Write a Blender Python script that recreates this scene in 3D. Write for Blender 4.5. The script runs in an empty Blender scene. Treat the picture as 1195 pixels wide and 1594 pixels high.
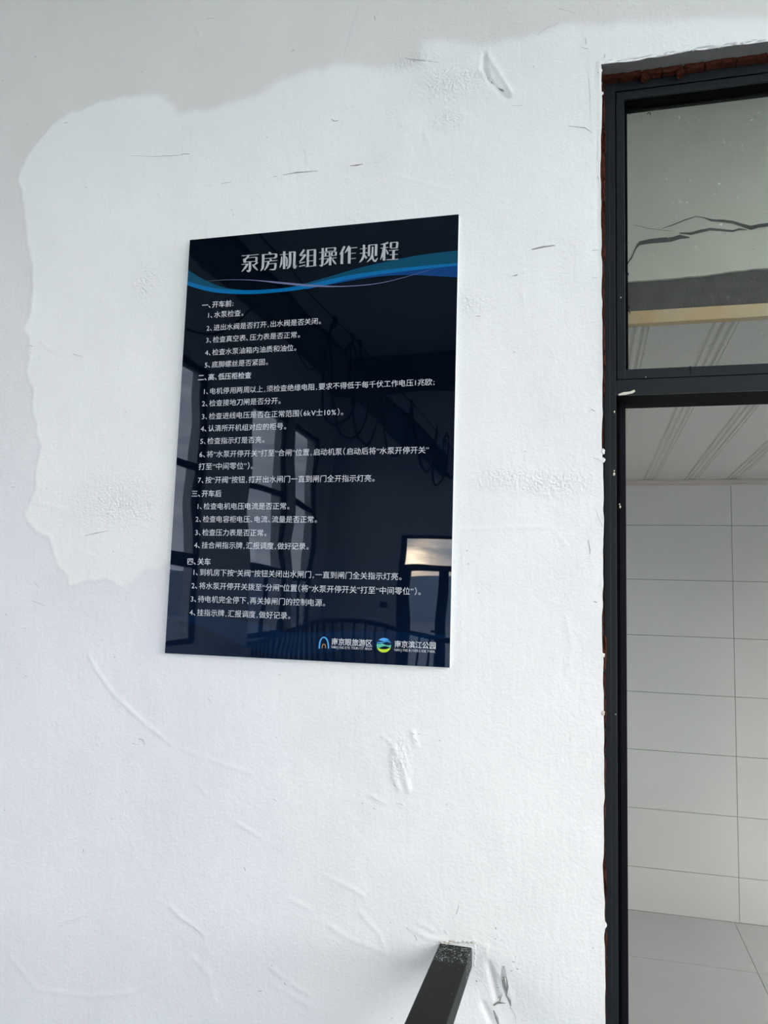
import bpy, bmesh, math, random
import numpy as np
from mathutils import Vector, Matrix

# ------------------------------------------------------------------ camera
C = bpy.context.scene.collection
YAW, PITCH, ROLL, FPX = -0.25594, 0.11348, 0.03007, 1221.26
PW, PH = 1195, 1594
EYE = 1.739
def _axes():
    y, p, r = YAW, PITCH, ROLL
    f = np.array([math.sin(y)*math.cos(p), math.cos(y)*math.cos(p), math.sin(p)])
    rt = np.array([math.cos(y), -math.sin(y), 0.0]); up = np.cross(rt, f)
    c, s = math.cos(r), math.sin(r)
    return np.array([c*rt+s*up, -s*rt+c*up, -f]).T
AX = _axes()
cam = bpy.data.cameras.new('camera'); camo = bpy.data.objects.new('camera', cam); C.objects.link(camo)
cam.sensor_fit = 'VERTICAL'; cam.sensor_height = 24.0; cam.lens = FPX/PH*24.0
cam.clip_start = 0.02; cam.clip_end = 300
m4 = Matrix(AX.tolist()).to_4x4(); m4.translation = (0, 0, EYE); camo.matrix_world = m4
bpy.context.scene.camera = camo

# ------------------------------------------------------------------ view + sky
SC = bpy.context.scene
SC.view_settings.view_transform = 'Standard'; SC.view_settings.look = 'None'
SC.view_settings.gamma = 1.0; SC.view_settings.use_curve_mapping = False
SC.view_settings.exposure = 1.38
SKY_STRENGTH = 4.2
SC.cycles.use_denoising = True
SC.cycles.max_bounces = 10; SC.cycles.diffuse_bounces = 6; SC.cycles.transparent_max_bounces = 12
SC.cycles.sample_clamp_indirect = 8.0

def nod(nt, t, **kw):
    n = nt.nodes.new(t)
    for k, v in kw.items():
        if k in n.inputs: n.inputs[k].default_value = v
        else: setattr(n, k, v)
    return n
def lk(nt, a, ao, b, bi): nt.links.new(a.outputs[ao], b.inputs[bi])

def make_world():
    w = bpy.data.worlds.new('evening_sky'); SC.world = w; w.use_nodes = True
    nt = w.node_tree; nt.nodes.clear()
    tc = nod(nt, 'ShaderNodeTexCoord')
    # clouds, stretched along the horizon
    mp = nod(nt, 'ShaderNodeMapping'); mp.inputs['Scale'].default_value = (5.0, 5.0, 34.0)
    lk(nt, tc, 'Generated', mp, 'Vector')
    nz = nod(nt, 'ShaderNodeTexNoise', Scale=1.6, Detail=6.0, Roughness=0.6)
    lk(nt, mp, 'Vector', nz, 'Vector')
    cr = nod(nt, 'ShaderNodeValToRGB')
    cr.color_ramp.elements[0].position = 0.38; cr.color_ramp.elements[0].color = (0.68, 0.70, 0.72, 1)
    cr.color_ramp.elements[1].position = 0.62; cr.color_ramp.elements[1].color = (1.0, 0.995, 0.96, 1)
    lk(nt, nz, 'Fac', cr, 'Fac')
    # low evening sun behind the clouds, seen through the far door
    sd = Vector((-0.2235, -1.0, 0.0555)).normalized()
    dt = nod(nt, 'ShaderNodeVectorMath', operation='DOT_PRODUCT'); dt.inputs[1].default_value = sd
    nrm = nod(nt, 'ShaderNodeVectorMath', operation='NORMALIZE'); lk(nt, tc, 'Generated', nrm, 0); lk(nt, nrm, 'Vector', dt, 0)
    ac = nod(nt, 'ShaderNodeMath', operation='ARCCOSINE'); lk(nt, dt, 'Value', ac, 0)
    dv = nod(nt, 'ShaderNodeMath', operation='DIVIDE'); dv.inputs[1].default_value = 0.16; lk(nt, ac, 'Value', dv, 0)
    g = nod(nt, 'ShaderNodeValToRGB')
    e = g.color_ramp.elements
    e[0].position = 0; e[0].color = (8.0, 5.6, 3.0, 1); e[1].position = 1.0; e[1].color = (0, 0, 0, 1)
    x = e.new(0.05); x.color = (5.0, 3.2, 1.6, 1); x = e.new(0.13); x.color = (1.9, 1.05, 0.42, 1); x = e.new(0.30); x.color = (0.60, 0.30, 0.10, 1); x = e.new(0.6); x.color = (0.10, 0.04, 0.0, 1)
    lk(nt, dv, 'Value', g, 'Fac')
    cm = nod(nt, 'ShaderNodeMapRange'); cm.inputs[1].default_value = 0.35; cm.inputs[2].default_value = 0.62
    cm.inputs[3].default_value = 0.25; cm.inputs[4].default_value = 1.2
    lk(nt, nz, 'Fac', cm, 0)
    mul = nod(nt, 'ShaderNodeVectorMath', operation='SCALE'); lk(nt, g, 'Color', mul, 0); lk(nt, cm, 0, mul, 'Scale')
    add = nod(nt, 'ShaderNodeVectorMath', operation='ADD'); lk(nt, cr, 'Color', add, 0); lk(nt, mul, 'Vector', add, 1)
    bg = nod(nt, 'ShaderNodeBackground'); bg.inputs['Strength'].default_value = SKY_STRENGTH
    lk(nt, add, 'Vector', bg, 'Color')
    out = nod(nt, 'ShaderNodeOutputWorld'); lk(nt, bg, 'Background', out, 'Surface')
    w.cycles.sampling_method = 'MANUAL'; w.cycles.sample_map_resolution = 512
make_world()

# portals: they add no light, they only steer sampling to the window openings
def portal(loc, normal, sx, sy):
    l = bpy.data.lights.new('window_portal', 'AREA'); l.shape = 'RECTANGLE'; l.size = sx; l.size_y = sy
    l.cycles.is_portal = True; l.energy = 1.0
    o = bpy.data.objects.new('window_portal', l); C.objects.link(o)
    o.location = loc; o.rotation_euler = Vector(normal).to_track_quat('-Z', 'Z').to_euler()
    return o

# ------------------------------------------------------------------ helpers
WALLY = 1.99            # plastered face of the photographed wall
MIR = 1.970             # glossy face of the sign (plane of its reflections)
def ray(x, y):
    d = AX @ np.array([(x-597.5)/FPX, -(y-797.0)/FPX, -1.0]); return d/d[1]
def W(x, y, Y=WALLY):   # point of the picture on the plane y = Y
    r = ray(x, y); return (r[0]*Y, r[2]*Y+EYE)
def RY(yv): return 2*MIR - yv   # depth behind the mirror -> real y in the hall

def tag(o, label=None, cat=None, group=None, kind=None):
    if label: o['label'] = label
    if cat: o['category'] = cat
    if group: o['group'] = group
    if kind: o['kind'] = kind
    return o
def empty(name, loc=(0, 0, 0)):
    o = bpy.data.objects.new(name, None); C.objects.link(o); o.location = loc; o.empty_display_size = 0.1
    return o
def link(name, me, mat, parent=None):
    o = bpy.data.objects.new(name, me); C.objects.link(o)
    if mat is not None and not me.materials: me.materials.append(mat)
    if parent is not None:
        o.parent = parent
        pm = Matrix.Identity(4); p = parent
        while p is not None: pm = p.matrix_basis @ pm if p.parent is None else p.matrix_basis @ pm; p = p.parent
        o.matrix_basis = pm.inverted()
    return o
class MB:
    def __init__(s): s.v = []; s.f = []
    def box(s, x0, x1, y0, y1, z0, z1):
        b = len(s.v)
        s.v += [(x0,y0,z0),(x1,y0,z0),(x1,y1,z0),(x0,y1,z0),(x0,y0,z1),(x1,y0,z1),(x1,y1,z1),(x0,y1,z1)]
        s.f += [tuple(b+i for i in q) for q in ((0,3,2,1),(4,5,6,7),(0,1,5,4),(1,2,6,5),(2,3,7,6),(3,0,4,7))]
        return s
    def poly(s, pts):
        b = len(s.v); s.v += [tuple(p) for p in pts]; s.f.append(tuple(range(b, b+len(pts)))); return s
    def strip(s, top, bot):
        b = len(s.v); n = len(top); s.v += [tuple(p) for p in top]+[tuple(p) for p in bot]
        for i in range(n-1): s.f.append((b+i, b+n+i, b+n+i+1, b+i+1))
        return s
    def tube(s, pts, r, seg=6, flat=1.0):
        pts = [Vector(p) for p in pts]; b = len(s.v); n = len(pts)
        for i, p in enumerate(pts):
            t = (pts[min(i+1, n-1)]-pts[max(i-1, 0)]).normalized()
            a = t.cross(Vector((0, 0, 1)))
            if a.length < 1e-3: a = t.cross(Vector((1, 0, 0)))
            a.normalize(); c = a.cross(t)
            rr = r[i] if isinstance(r, (list, tuple)) else r
            for k in range(seg):
                an = 2*math.pi*k/seg; s.v.append(tuple(p+a*math.cos(an)*rr+c*math.sin(an)*rr))
        for i in range(n-1):
            for k in range(seg):
                s.f.append((b+i*seg+k, b+(i+1)*seg+k, b+(i+1)*seg+(k+1)%seg, b+i*seg+(k+1)%seg))
        s.f.append(tuple(b+k for k in range(seg))); s.f.append(tuple(b+(n-1)*seg+k for k in reversed(range(seg))))
        return s
    def mesh(s, name, smooth=False):
        me = bpy.data.meshes.new(name); me.from_pydata(s.v, [], s.f); me.validate()
        if smooth: me.polygons.foreach_set('use_smooth', [True]*len(me.polygons))
        me.update(); return me
    def build(s, name, mat, parent=None, bevel=0, smooth=False):
        me = s.mesh(name, smooth)
        if bevel:
            bm = bmesh.new(); bm.from_mesh(me)
            bmesh.ops.recalc_face_normals(bm, faces=bm.faces)
            bmesh.ops.bevel(bm, geom=list(bm.edges), offset=bevel, segments=2, affect='EDGES', profile=0.6)
            bm.to_mesh(me); bm.free()
        return link(name, me, mat, parent)

# ------------------------------------------------------------------ materials
def mat(name, col, rough=0.6, spec=0.5, metal=0.0, noise=None, bump=None, ior=None):
    """noise = (scale, amount, second colour); bump = (scale, strength, distance)"""
    m = bpy.data.materials.new(name); m.use_nodes = True; nt = m.node_tree
    b = nt.nodes['Principled BSDF']
    b.inputs['Base Color'].default_value = (*col, 1); b.inputs['Roughness'].default_value = rough
    b.inputs['Specular IOR Level'].default_value = spec; b.inputs['Metallic'].default_value = metal
    if ior: b.inputs['IOR'].default_value = ior
    geo = nod(nt, 'ShaderNodeNewGeometry')
    if noise:
        nz = nod(nt, 'ShaderNodeTexNoise', Scale=noise[0], Detail=5.0, Roughness=0.6); lk(nt, geo, 'Position', nz, 'Vector')
        r = nod(nt, 'ShaderNodeValToRGB'); r.color_ramp.elements[0].position = 0.5-noise[1]; r.color_ramp.elements[1].position = 0.5+noise[1]
        r.color_ramp.elements[0].color = (*noise[2], 1); r.color_ramp.elements[1].color = (*col, 1)
        lk(nt, nz, 'Fac', r, 'Fac'); lk(nt, r, 'Color', b, 'Base Color')
    if bump:
        nb = nod(nt, 'ShaderNodeTexNoise', Scale=bump[0], Detail=4.0); lk(nt, geo, 'Position', nb, 'Vector')
        bp = nod(nt, 'ShaderNodeBump', Strength=bump[1], Distance=bump[2]); lk(nt, nb, 'Fac', bp, 'Height'); lk(nt, bp, 'Normal', b, 'Normal')
    return m

def plaster_mat():
    m = bpy.data.materials.new('white_wall_plaster'); m.use_nodes = True; nt = m.node_tree
    b = nt.nodes['Principled BSDF']; b.inputs['Roughness'].default_value = 0.75; b.inputs['Specular IOR Level'].default_value = 0.25
    geo = nod(nt, 'ShaderNodeNewGeometry')
    at = nod(nt, 'ShaderNodeAttribute', attribute_name='coat')     # r: fresh coat, g: old yellowed coat, b: stipple
    sep = nod(nt, 'ShaderNodeSeparateColor'); lk(nt, at, 'Color', sep, 'Color')
    fresh = (0.86, 0.88, 0.848, 1); old = (0.725, 0.735, 0.675, 1); mid = (0.80, 0.82, 0.83, 1)
    m1 = nod(nt, 'ShaderNodeMix', data_type='RGBA'); m1.inputs[6].default_value = mid; m1.inputs[7].default_value = old; lk(nt, sep, 1, m1, 0)
    m2 = nod(nt, 'ShaderNodeMix', data_type='RGBA'); m2.inputs[7].default_value = fresh; lk(nt, sep, 0, m2, 0); lk(nt, m1, 2, m2, 6)
    n1 = nod(nt, 'ShaderNodeTexNoise', Scale=3.0, Detail=5.0, Roughness=0.55); lk(nt, geo, 'Position', n1, 'Vector')
    mr = nod(nt, 'ShaderNodeMapRange'); mr.inputs[1].default_value = 0.3; mr.inputs[2].default_value = 0.7; mr.inputs[3].default_value = 0.965; mr.inputs[4].default_value = 1.02
    lk(nt, n1, 'Fac', mr, 0)
    sc = nod(nt, 'ShaderNodeVectorMath', operation='SCALE'); lk(nt, m2, 2, sc, 0); lk(nt, mr, 0, sc, 'Scale')
    # scattered tiny grey pits
    vo = nod(nt, 'ShaderNodeTexVoronoi', Scale=14.0); lk(nt, geo, 'Position', vo, 'Vector')
    pit = nod(nt, 'ShaderNodeMapRange'); pit.inputs[1].default_value = 0.018; pit.inputs[2].default_value = 0.035; pit.inputs[3].default_value = 0.62; pit.inputs[4].default_value = 1.0
    lk(nt, vo, 'Distance', pit, 0)
    sc2 = nod(nt, 'ShaderNodeVectorMath', operation='SCALE'); lk(nt, sc, 'Vector', sc2, 0); lk(nt, pit, 0, sc2, 'Scale')
    lk(nt, sc2, 'Vector', b, 'Base Color')
    # trowel and brush relief
    mpv = nod(nt, 'ShaderNodeMapping'); mpv.inputs['Scale'].default_value = (60, 60, 9); lk(nt, geo, 'Position', mpv, 'Vector')
    nv = nod(nt, 'ShaderNodeTexNoise', Scale=1.0, Detail=4.0); lk(nt, mpv, 'Vector', nv, 'Vector')
    nb = nod(nt, 'ShaderNodeTexNoise', Scale=9.0, Detail=6.0, Roughness=0.55); lk(nt, geo, 'Position', nb, 'Vector')
    ns = nod(nt, 'ShaderNodeTexNoise', Scale=150.0, Detail=2.0); lk(nt, geo, 'Position', ns, 'Vector')
    st = nod(nt, 'ShaderNodeMath', operation='MULTIPLY'); lk(nt, ns, 'Fac', st, 0); lk(nt, sep, 2, st, 1)
    b1 = nod(nt, 'ShaderNodeBump', Strength=0.7, Distance=0.0014); lk(nt, nv, 'Fac', b1, 'Height')
    b2 = nod(nt, 'ShaderNodeBump', Strength=0.7, Distance=0.006); lk(nt, nb, 'Fac', b2, 'Height'); lk(nt, b1, 'Normal', b2, 'Normal')
    b3 = nod(nt, 'ShaderNodeBump', Strength=1.0, Distance=0.0065); lk(nt, st, 'Value', b3, 'Height'); lk(nt, b2, 'Normal', b3, 'Normal')
    lk(nt, b3, 'Normal', b, 'Normal')
    return m

def sign_mats():
    """glossy board colours; the same faint waviness everywhere so reflections run on across the print"""
    def mk(name, colfn):
        m = bpy.data.materials.new(name); m.use_nodes = True; nt = m.node_tree; b = nt.nodes['Principled BSDF']
        b.inputs['Roughness'].default_value = 0.012; b.inputs['IOR'].default_value = 1.41; b.inputs['Specular IOR Level'].default_value = 0.5; b.inputs['Specular Tint'].default_value = (0.72, 0.86, 1.0, 1)
        colfn(nt, b)
        geo = nod(nt, 'ShaderNodeNewGeometry')
        n = nod(nt, 'ShaderNodeTexNoise', Scale=4.2, Detail=1.0); lk(nt, geo, 'Position', n, 'Vector')
        bp = nod(nt, 'ShaderNodeBump', Strength=1.0, Distance=0.0011); lk(nt, n, 'Fac', bp, 'Height'); lk(nt, bp, 'Normal', b, 'Normal')
        return m
    def plain(c):
        def f(nt, b): b.inputs['Base Color'].default_value = (*c, 1)
        return f
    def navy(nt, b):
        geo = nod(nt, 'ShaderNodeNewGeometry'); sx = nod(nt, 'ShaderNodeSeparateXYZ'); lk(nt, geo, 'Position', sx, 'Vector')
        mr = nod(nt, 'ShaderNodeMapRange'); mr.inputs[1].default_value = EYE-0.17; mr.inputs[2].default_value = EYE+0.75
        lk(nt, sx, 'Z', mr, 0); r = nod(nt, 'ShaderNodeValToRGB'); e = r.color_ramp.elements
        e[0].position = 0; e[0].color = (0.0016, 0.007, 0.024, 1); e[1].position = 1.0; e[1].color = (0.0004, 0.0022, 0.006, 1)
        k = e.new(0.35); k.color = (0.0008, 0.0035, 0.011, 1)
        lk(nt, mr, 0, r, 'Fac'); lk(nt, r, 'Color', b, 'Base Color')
    return dict(navy=mk('navy_gloss_print', navy), white=mk('white_print', plain((0.62, 0.64, 0.67))), title=mk('silver_print', plain((0.46, 0.48, 0.49))),
        teal=mk('teal_print', plain((0.003, 0.065, 0.12))), bright=mk('bright_blue_print', plain((0.002, 0.14, 0.36))),
        blue=mk('royal_blue_print', plain((0.003, 0.045, 0.18))), lilac=mk('lilac_print', plain((0.15, 0.17, 0.30))),
        sky=mk('sky_blue_print', plain((0.10, 0.38, 0.80))), orange=mk('orange_print', plain((0.65, 0.32, 0.10))),
        deep=mk('swoosh_blue_print', plain((0.0018, 0.011, 0.038))), logoblue=mk('logo_blue_print', plain((0.05, 0.28, 0.62))),
        green=mk('logo_green_print', plain((0.12, 0.55, 0.38))), lime=mk('logo_lime_print', plain((0.55, 0.75, 0.05))))

M = dict(
    plaster=plaster_mat(),
    hall=mat('hall_wall_paint', (0.74, 0.755, 0.76), 0.8, 0.2, noise=(2.0, 0.3, (0.70, 0.715, 0.72))),
    hallceil=mat('hall_ceiling_paint', (0.52, 0.54, 0.54), 0.9, 0.1, noise=(1.5, 0.3, (0.48, 0.50, 0.50))),
    beam=mat('dark_beam_paint', (0.06, 0.07, 0.08), 0.7, 0.3),
    floor=mat('hall_floor_tile', (0.40, 0.42, 0.46), 0.4, 0.5, noise=(4.0, 0.3, (0.35, 0.37, 0.41))),
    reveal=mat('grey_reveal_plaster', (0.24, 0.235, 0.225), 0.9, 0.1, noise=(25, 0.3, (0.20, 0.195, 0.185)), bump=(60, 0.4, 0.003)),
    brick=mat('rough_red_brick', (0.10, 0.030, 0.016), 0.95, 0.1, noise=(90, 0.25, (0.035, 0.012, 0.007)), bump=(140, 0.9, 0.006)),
    foam=mat('dried_foam', (0.75, 0.72, 0.60), 0.9, 0.1),
    frame=mat('charcoal_frame_paint', (0.012, 0.0165, 0.019), 0.42, 0.30, noise=(7, 0.35, (0.010, 0.0135, 0.016))),
    black=mat('black_seal_and_shade', (0.0012, 0.0015, 0.0018), 0.7, 0.06),  # rubber seals, and painted shade on the frame undersides
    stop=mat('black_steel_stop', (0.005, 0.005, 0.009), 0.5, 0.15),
    winframe=mat('window_frame_paint', (0.02, 0.024, 0.03), 0.5, 0.4),
    tile=mat('ceramic_wall_tile', (0.78, 0.79, 0.74), 0.16, 0.5, noise=(2.0, 0.35, (0.72, 0.735, 0.70)), bump=(5, 0.15, 0.004)),
    grout=mat('grey_grout', (0.16, 0.155, 0.14), 0.9, 0.1),
    ftile=mat('ceramic_floor_tile', (0.50, 0.50, 0.48), 0.14, 0.5, noise=(3.0, 0.35, (0.45, 0.45, 0.44)), bump=(4, 0.15, 0.004)),
    pvc=mat('pvc_ceiling_panel', (0.58, 0.555, 0.52), 0.45, 0.4),
    cornice=mat('pvc_cornice', (0.62, 0.58, 0.54), 0.5, 0.4),
    batten=mat('pine_batten', (0.55, 0.35, 0.15), 0.7, 0.2, noise=(5, 0.18, (0.50, 0.45, 0.35)), bump=(50, 0.4, 0.003)),
    upper=mat('upper_wall_plaster', (0.74, 0.79, 0.69), 0.85, 0.15, noise=(2.5, 0.3, (0.64, 0.69, 0.60)), bump=(20, 0.3, 0.006)),
    ledge=mat('bare_concrete', (0.105, 0.105, 0.098), 0.9, 0.2, noise=(16, 0.25, (0.065, 0.065, 0.06)), bump=(60, 0.6, 0.006)),
    crack=mat('crack_shadow_grime', (0.09, 0.09, 0.085), 1.0, 0.0),
    faint=mat('faint_hairline', (0.42, 0.43, 0.42), 1.0, 0.0, noise=(70, 0.2, (0.62, 0.63, 0.62))),
    smear=mat('grey_patched_filler', (0.58, 0.59, 0.59), 1.0, 0.0, noise=(120, 0.25, (0.40, 0.41, 0.41))),
    mark=mat('grey_scuff', (0.20, 0.20, 0.19), 1.0, 0.0, noise=(200, 0.2, (0.34, 0.34, 0.32))),
    lump=mat('white_plaster_lump', (0.84, 0.86, 0.855), 0.8, 0.2, bump=(260, 0.8, 0.003)),
    cream=mat('cream_filler', (0.62, 0.58, 0.50), 0.9, 0.1, bump=(200, 0.9, 0.004)),
    cable=mat('black_cable', (0.006, 0.006, 0.008), 0.5, 0.4),
    bright=mat('board_edge', (0.80, 0.82, 0.86), 0.4, 0.4),
    outside=mat('outside_ground', (0.22, 0.25, 0.28), 0.9, 0.1),
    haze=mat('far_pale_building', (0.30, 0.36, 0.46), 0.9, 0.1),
)
SM = sign_mats()

def rail_mat():
    m = mat('black_gloss_rail_paint', (0.004, 0.0045, 0.005), 0.5, 0.12)
    nt = m.node_tree; b = nt.nodes['Principled BSDF']; geo = nod(nt, 'ShaderNodeNewGeometry')
    sx = nod(nt, 'ShaderNodeSeparateXYZ'); lk(nt, geo, 'Position', sx, 'Vector')
    vo = nod(nt, 'ShaderNodeTexNoise', Scale=190.0, Detail=2.0, Roughness=0.7); lk(nt, geo, 'Position', vo, 'Vector')
    near = nod(nt, 'ShaderNodeMapRange'); near.inputs[1].default_value = 1.885; near.inputs[2].default_value = 1.90; near.inputs[3].default_value = 0.72; near.inputs[4].default_value = 0.55
    lk(nt, sx, 'Y', near, 0)
    sb = nod(nt, 'ShaderNodeMath', operation='SUBTRACT'); lk(nt, vo, 'Fac', sb, 0); lk(nt, near, 0, sb, 1)
    ml = nod(nt, 'ShaderNodeMath', operation='MULTIPLY'); ml.inputs[1].default_value = 9.0; ml.use_clamp = True; lk(nt, sb, 'Value', ml, 0)
    mx = nod(nt, 'ShaderNodeMix', data_type='RGBA'); mx.inputs[6].default_value = (0.004, 0.0045, 0.005, 1); mx.inputs[7].default_value = (0.45, 0.46, 0.47, 1)
    lk(nt, ml, 'Value', mx, 0); lk(nt, mx, 2, b, 'Base Color')
    return m
M['rail'] = rail_mat()

def glass_mat(name, tint=(1, 1, 1), refl=1.0, dust=0.0):
    m = bpy.data.materials.new(name); m.use_nodes = True; nt = m.node_tree; nt.nodes.clear()
    t = nod(nt, 'ShaderNodeBsdfTransparent'); t.inputs['Color'].default_value = (*tint, 1)
    g = nod(nt, 'ShaderNodeBsdfGlossy', Roughness=0.02); fr = nod(nt, 'ShaderNodeFresnel', IOR=1.45)
    gg = nod(nt, 'ShaderNodeNewGeometry'); io = nod(nt, 'ShaderNodeMapRange'); io.inputs[3].default_value = 1.45; io.inputs[4].default_value = 1/1.45
    lk(nt, gg, 'Backfacing', io, 0); lk(nt, io, 0, fr, 'IOR')
    mm = nod(nt, 'ShaderNodeMath', operation='MULTIPLY'); mm.inputs[1].default_value = refl; lk(nt, fr, 'Fac', mm, 0)
    mx = nod(nt, 'ShaderNodeMixShader'); lk(nt, mm, 'Value', mx, 0); lk(nt, t, 'BSDF', mx, 1); lk(nt, g, 'BSDF', mx, 2)
    out = nod(nt, 'ShaderNodeOutputMaterial'); last = mx
    if dust:
        d = nod(nt, 'ShaderNodeBsdfDiffuse'); d.inputs['Color'].default_value = (0.6, 0.62, 0.58, 1)
        geo = nod(nt, 'ShaderNodeNewGeometry'); n = nod(nt, 'ShaderNodeTexNoise', Scale=70.0, Detail=3.0); lk(nt, geo, 'Position', n, 'Vector')
        r = nod(nt, 'ShaderNodeMapRange'); r.inputs[1].default_value = 0.68; r.inputs[2].default_value = 0.74; r.inputs[3].default_value = dust; r.inputs[4].default_value = 0.35
        lk(nt, n, 'Fac', r, 0); m2 = nod(nt, 'ShaderNodeMixShader'); lk(nt, r, 0, m2, 0); lk(nt, mx, 'Shader', m2, 1); lk(nt, d, 'BSDF', m2, 2); last = m2
    lk(nt, last, 'Shader', out, 'Surface')
    return m
M['glass'] = glass_mat('window_glass', (0.97, 0.97, 0.98))
M['tinted'] = glass_mat('tinted_window_glass', (0.80, 0.79, 0.82))
M['transom_glass'] = glass_mat('dusty_transom_glass', (0.95, 0.97, 0.95), 0.8, 0.02)

# ------------------------------------------------------------------ the photographed wall
HX0, HX1 = -4.70, 3.60           # hall side walls
HYB = RY(14.0)                   # far wall of the hall
HZ = EYE+4.5                     # hall ceiling
OX0, OZ1, OX1 = 0.034, EYE+1.422, 1.45    # door opening in the plaster
rng = np.random.default_rng(7)
def vnoise(x, z, s, seed):
    r = np.random.default_rng(seed); T = r.random((256, 256))
    u = x*s+100.3; v = z*s+57.7
    i = np.floor(u).astype(int); j = np.floor(v).astype(int); fu = u-i; fv = v-j
    fu = fu*fu*(3-2*fu); fv = fv*fv*(3-2*fv)
    a = T[i % 256, j % 256]; b = T[(i+1) % 256, j % 256]; c = T[i % 256, (j+1) % 256]; d = T[(i+1) % 256, (j+1) % 256]
    return a*(1-fu)*(1-fv)+b*fu*(1-fv)+c*(1-fu)*fv+d*fu*fv-0.5
def inpoly(px, py, P):
    ins = np.zeros(px.shape, bool); n = len(P)
    for i in range(n):
        x1, y1 = P[i]; x2, y2 = P[(i+1) % n]
        if y1 == y2: continue
        c = ((y1 > py) != (y2 > py)) & (px < (x2-x1)*(py-y1)/(y2-y1)+x1); ins ^= c
    return ins
def dseg(px, py, P):
    best = np.full(px.shape, 9.0)
    for (x1, y1), (x2, y2) in zip(P[:-1], P[1:]):
        dx, dy = x2-x1, y2-y1; t = np.clip(((px-x1)*dx+(py-y1)*dy)/(dx*dx+dy*dy+1e-12), 0, 1)
        best = np.minimum(best, np.hypot(px-x1-t*dx, py-y1-t*dy))
    return best
def P(l): return [W(x, y) for x, y in l]

FRESH_EDGE = [(1300, 20), (940, 38), (882, 38), (838, 56), (793, 64), (749, 74), (700, 62), (655, 66), (653, 102), (597, 106), (532, 98), (480, 112), (440, 125), (402, 147), (341, 169), (277, 177), (255, 152),
 (241, 149), (200, 151), (161, 159), (104, 177), (68, 209), (44, 241), (34, 262), (28, 281), (34, 300), (38, 330), (40, 361), (48, 403), (52, 450), (50, 485), (40, 510), (48, 541), (44, 581), (53, 611), (54, 649),
 (60, 672), (65, 695), (59, 730), (58, 763), (38, 800), (50, 820), (80, 841), (85, 861), (100, 893), (110, 913), (141, 901), (176, 903), (191, 913), (218, 893), (259, 876), (430, 900), (520, 1120), (560, 1700), (1300, 1800)]

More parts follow.
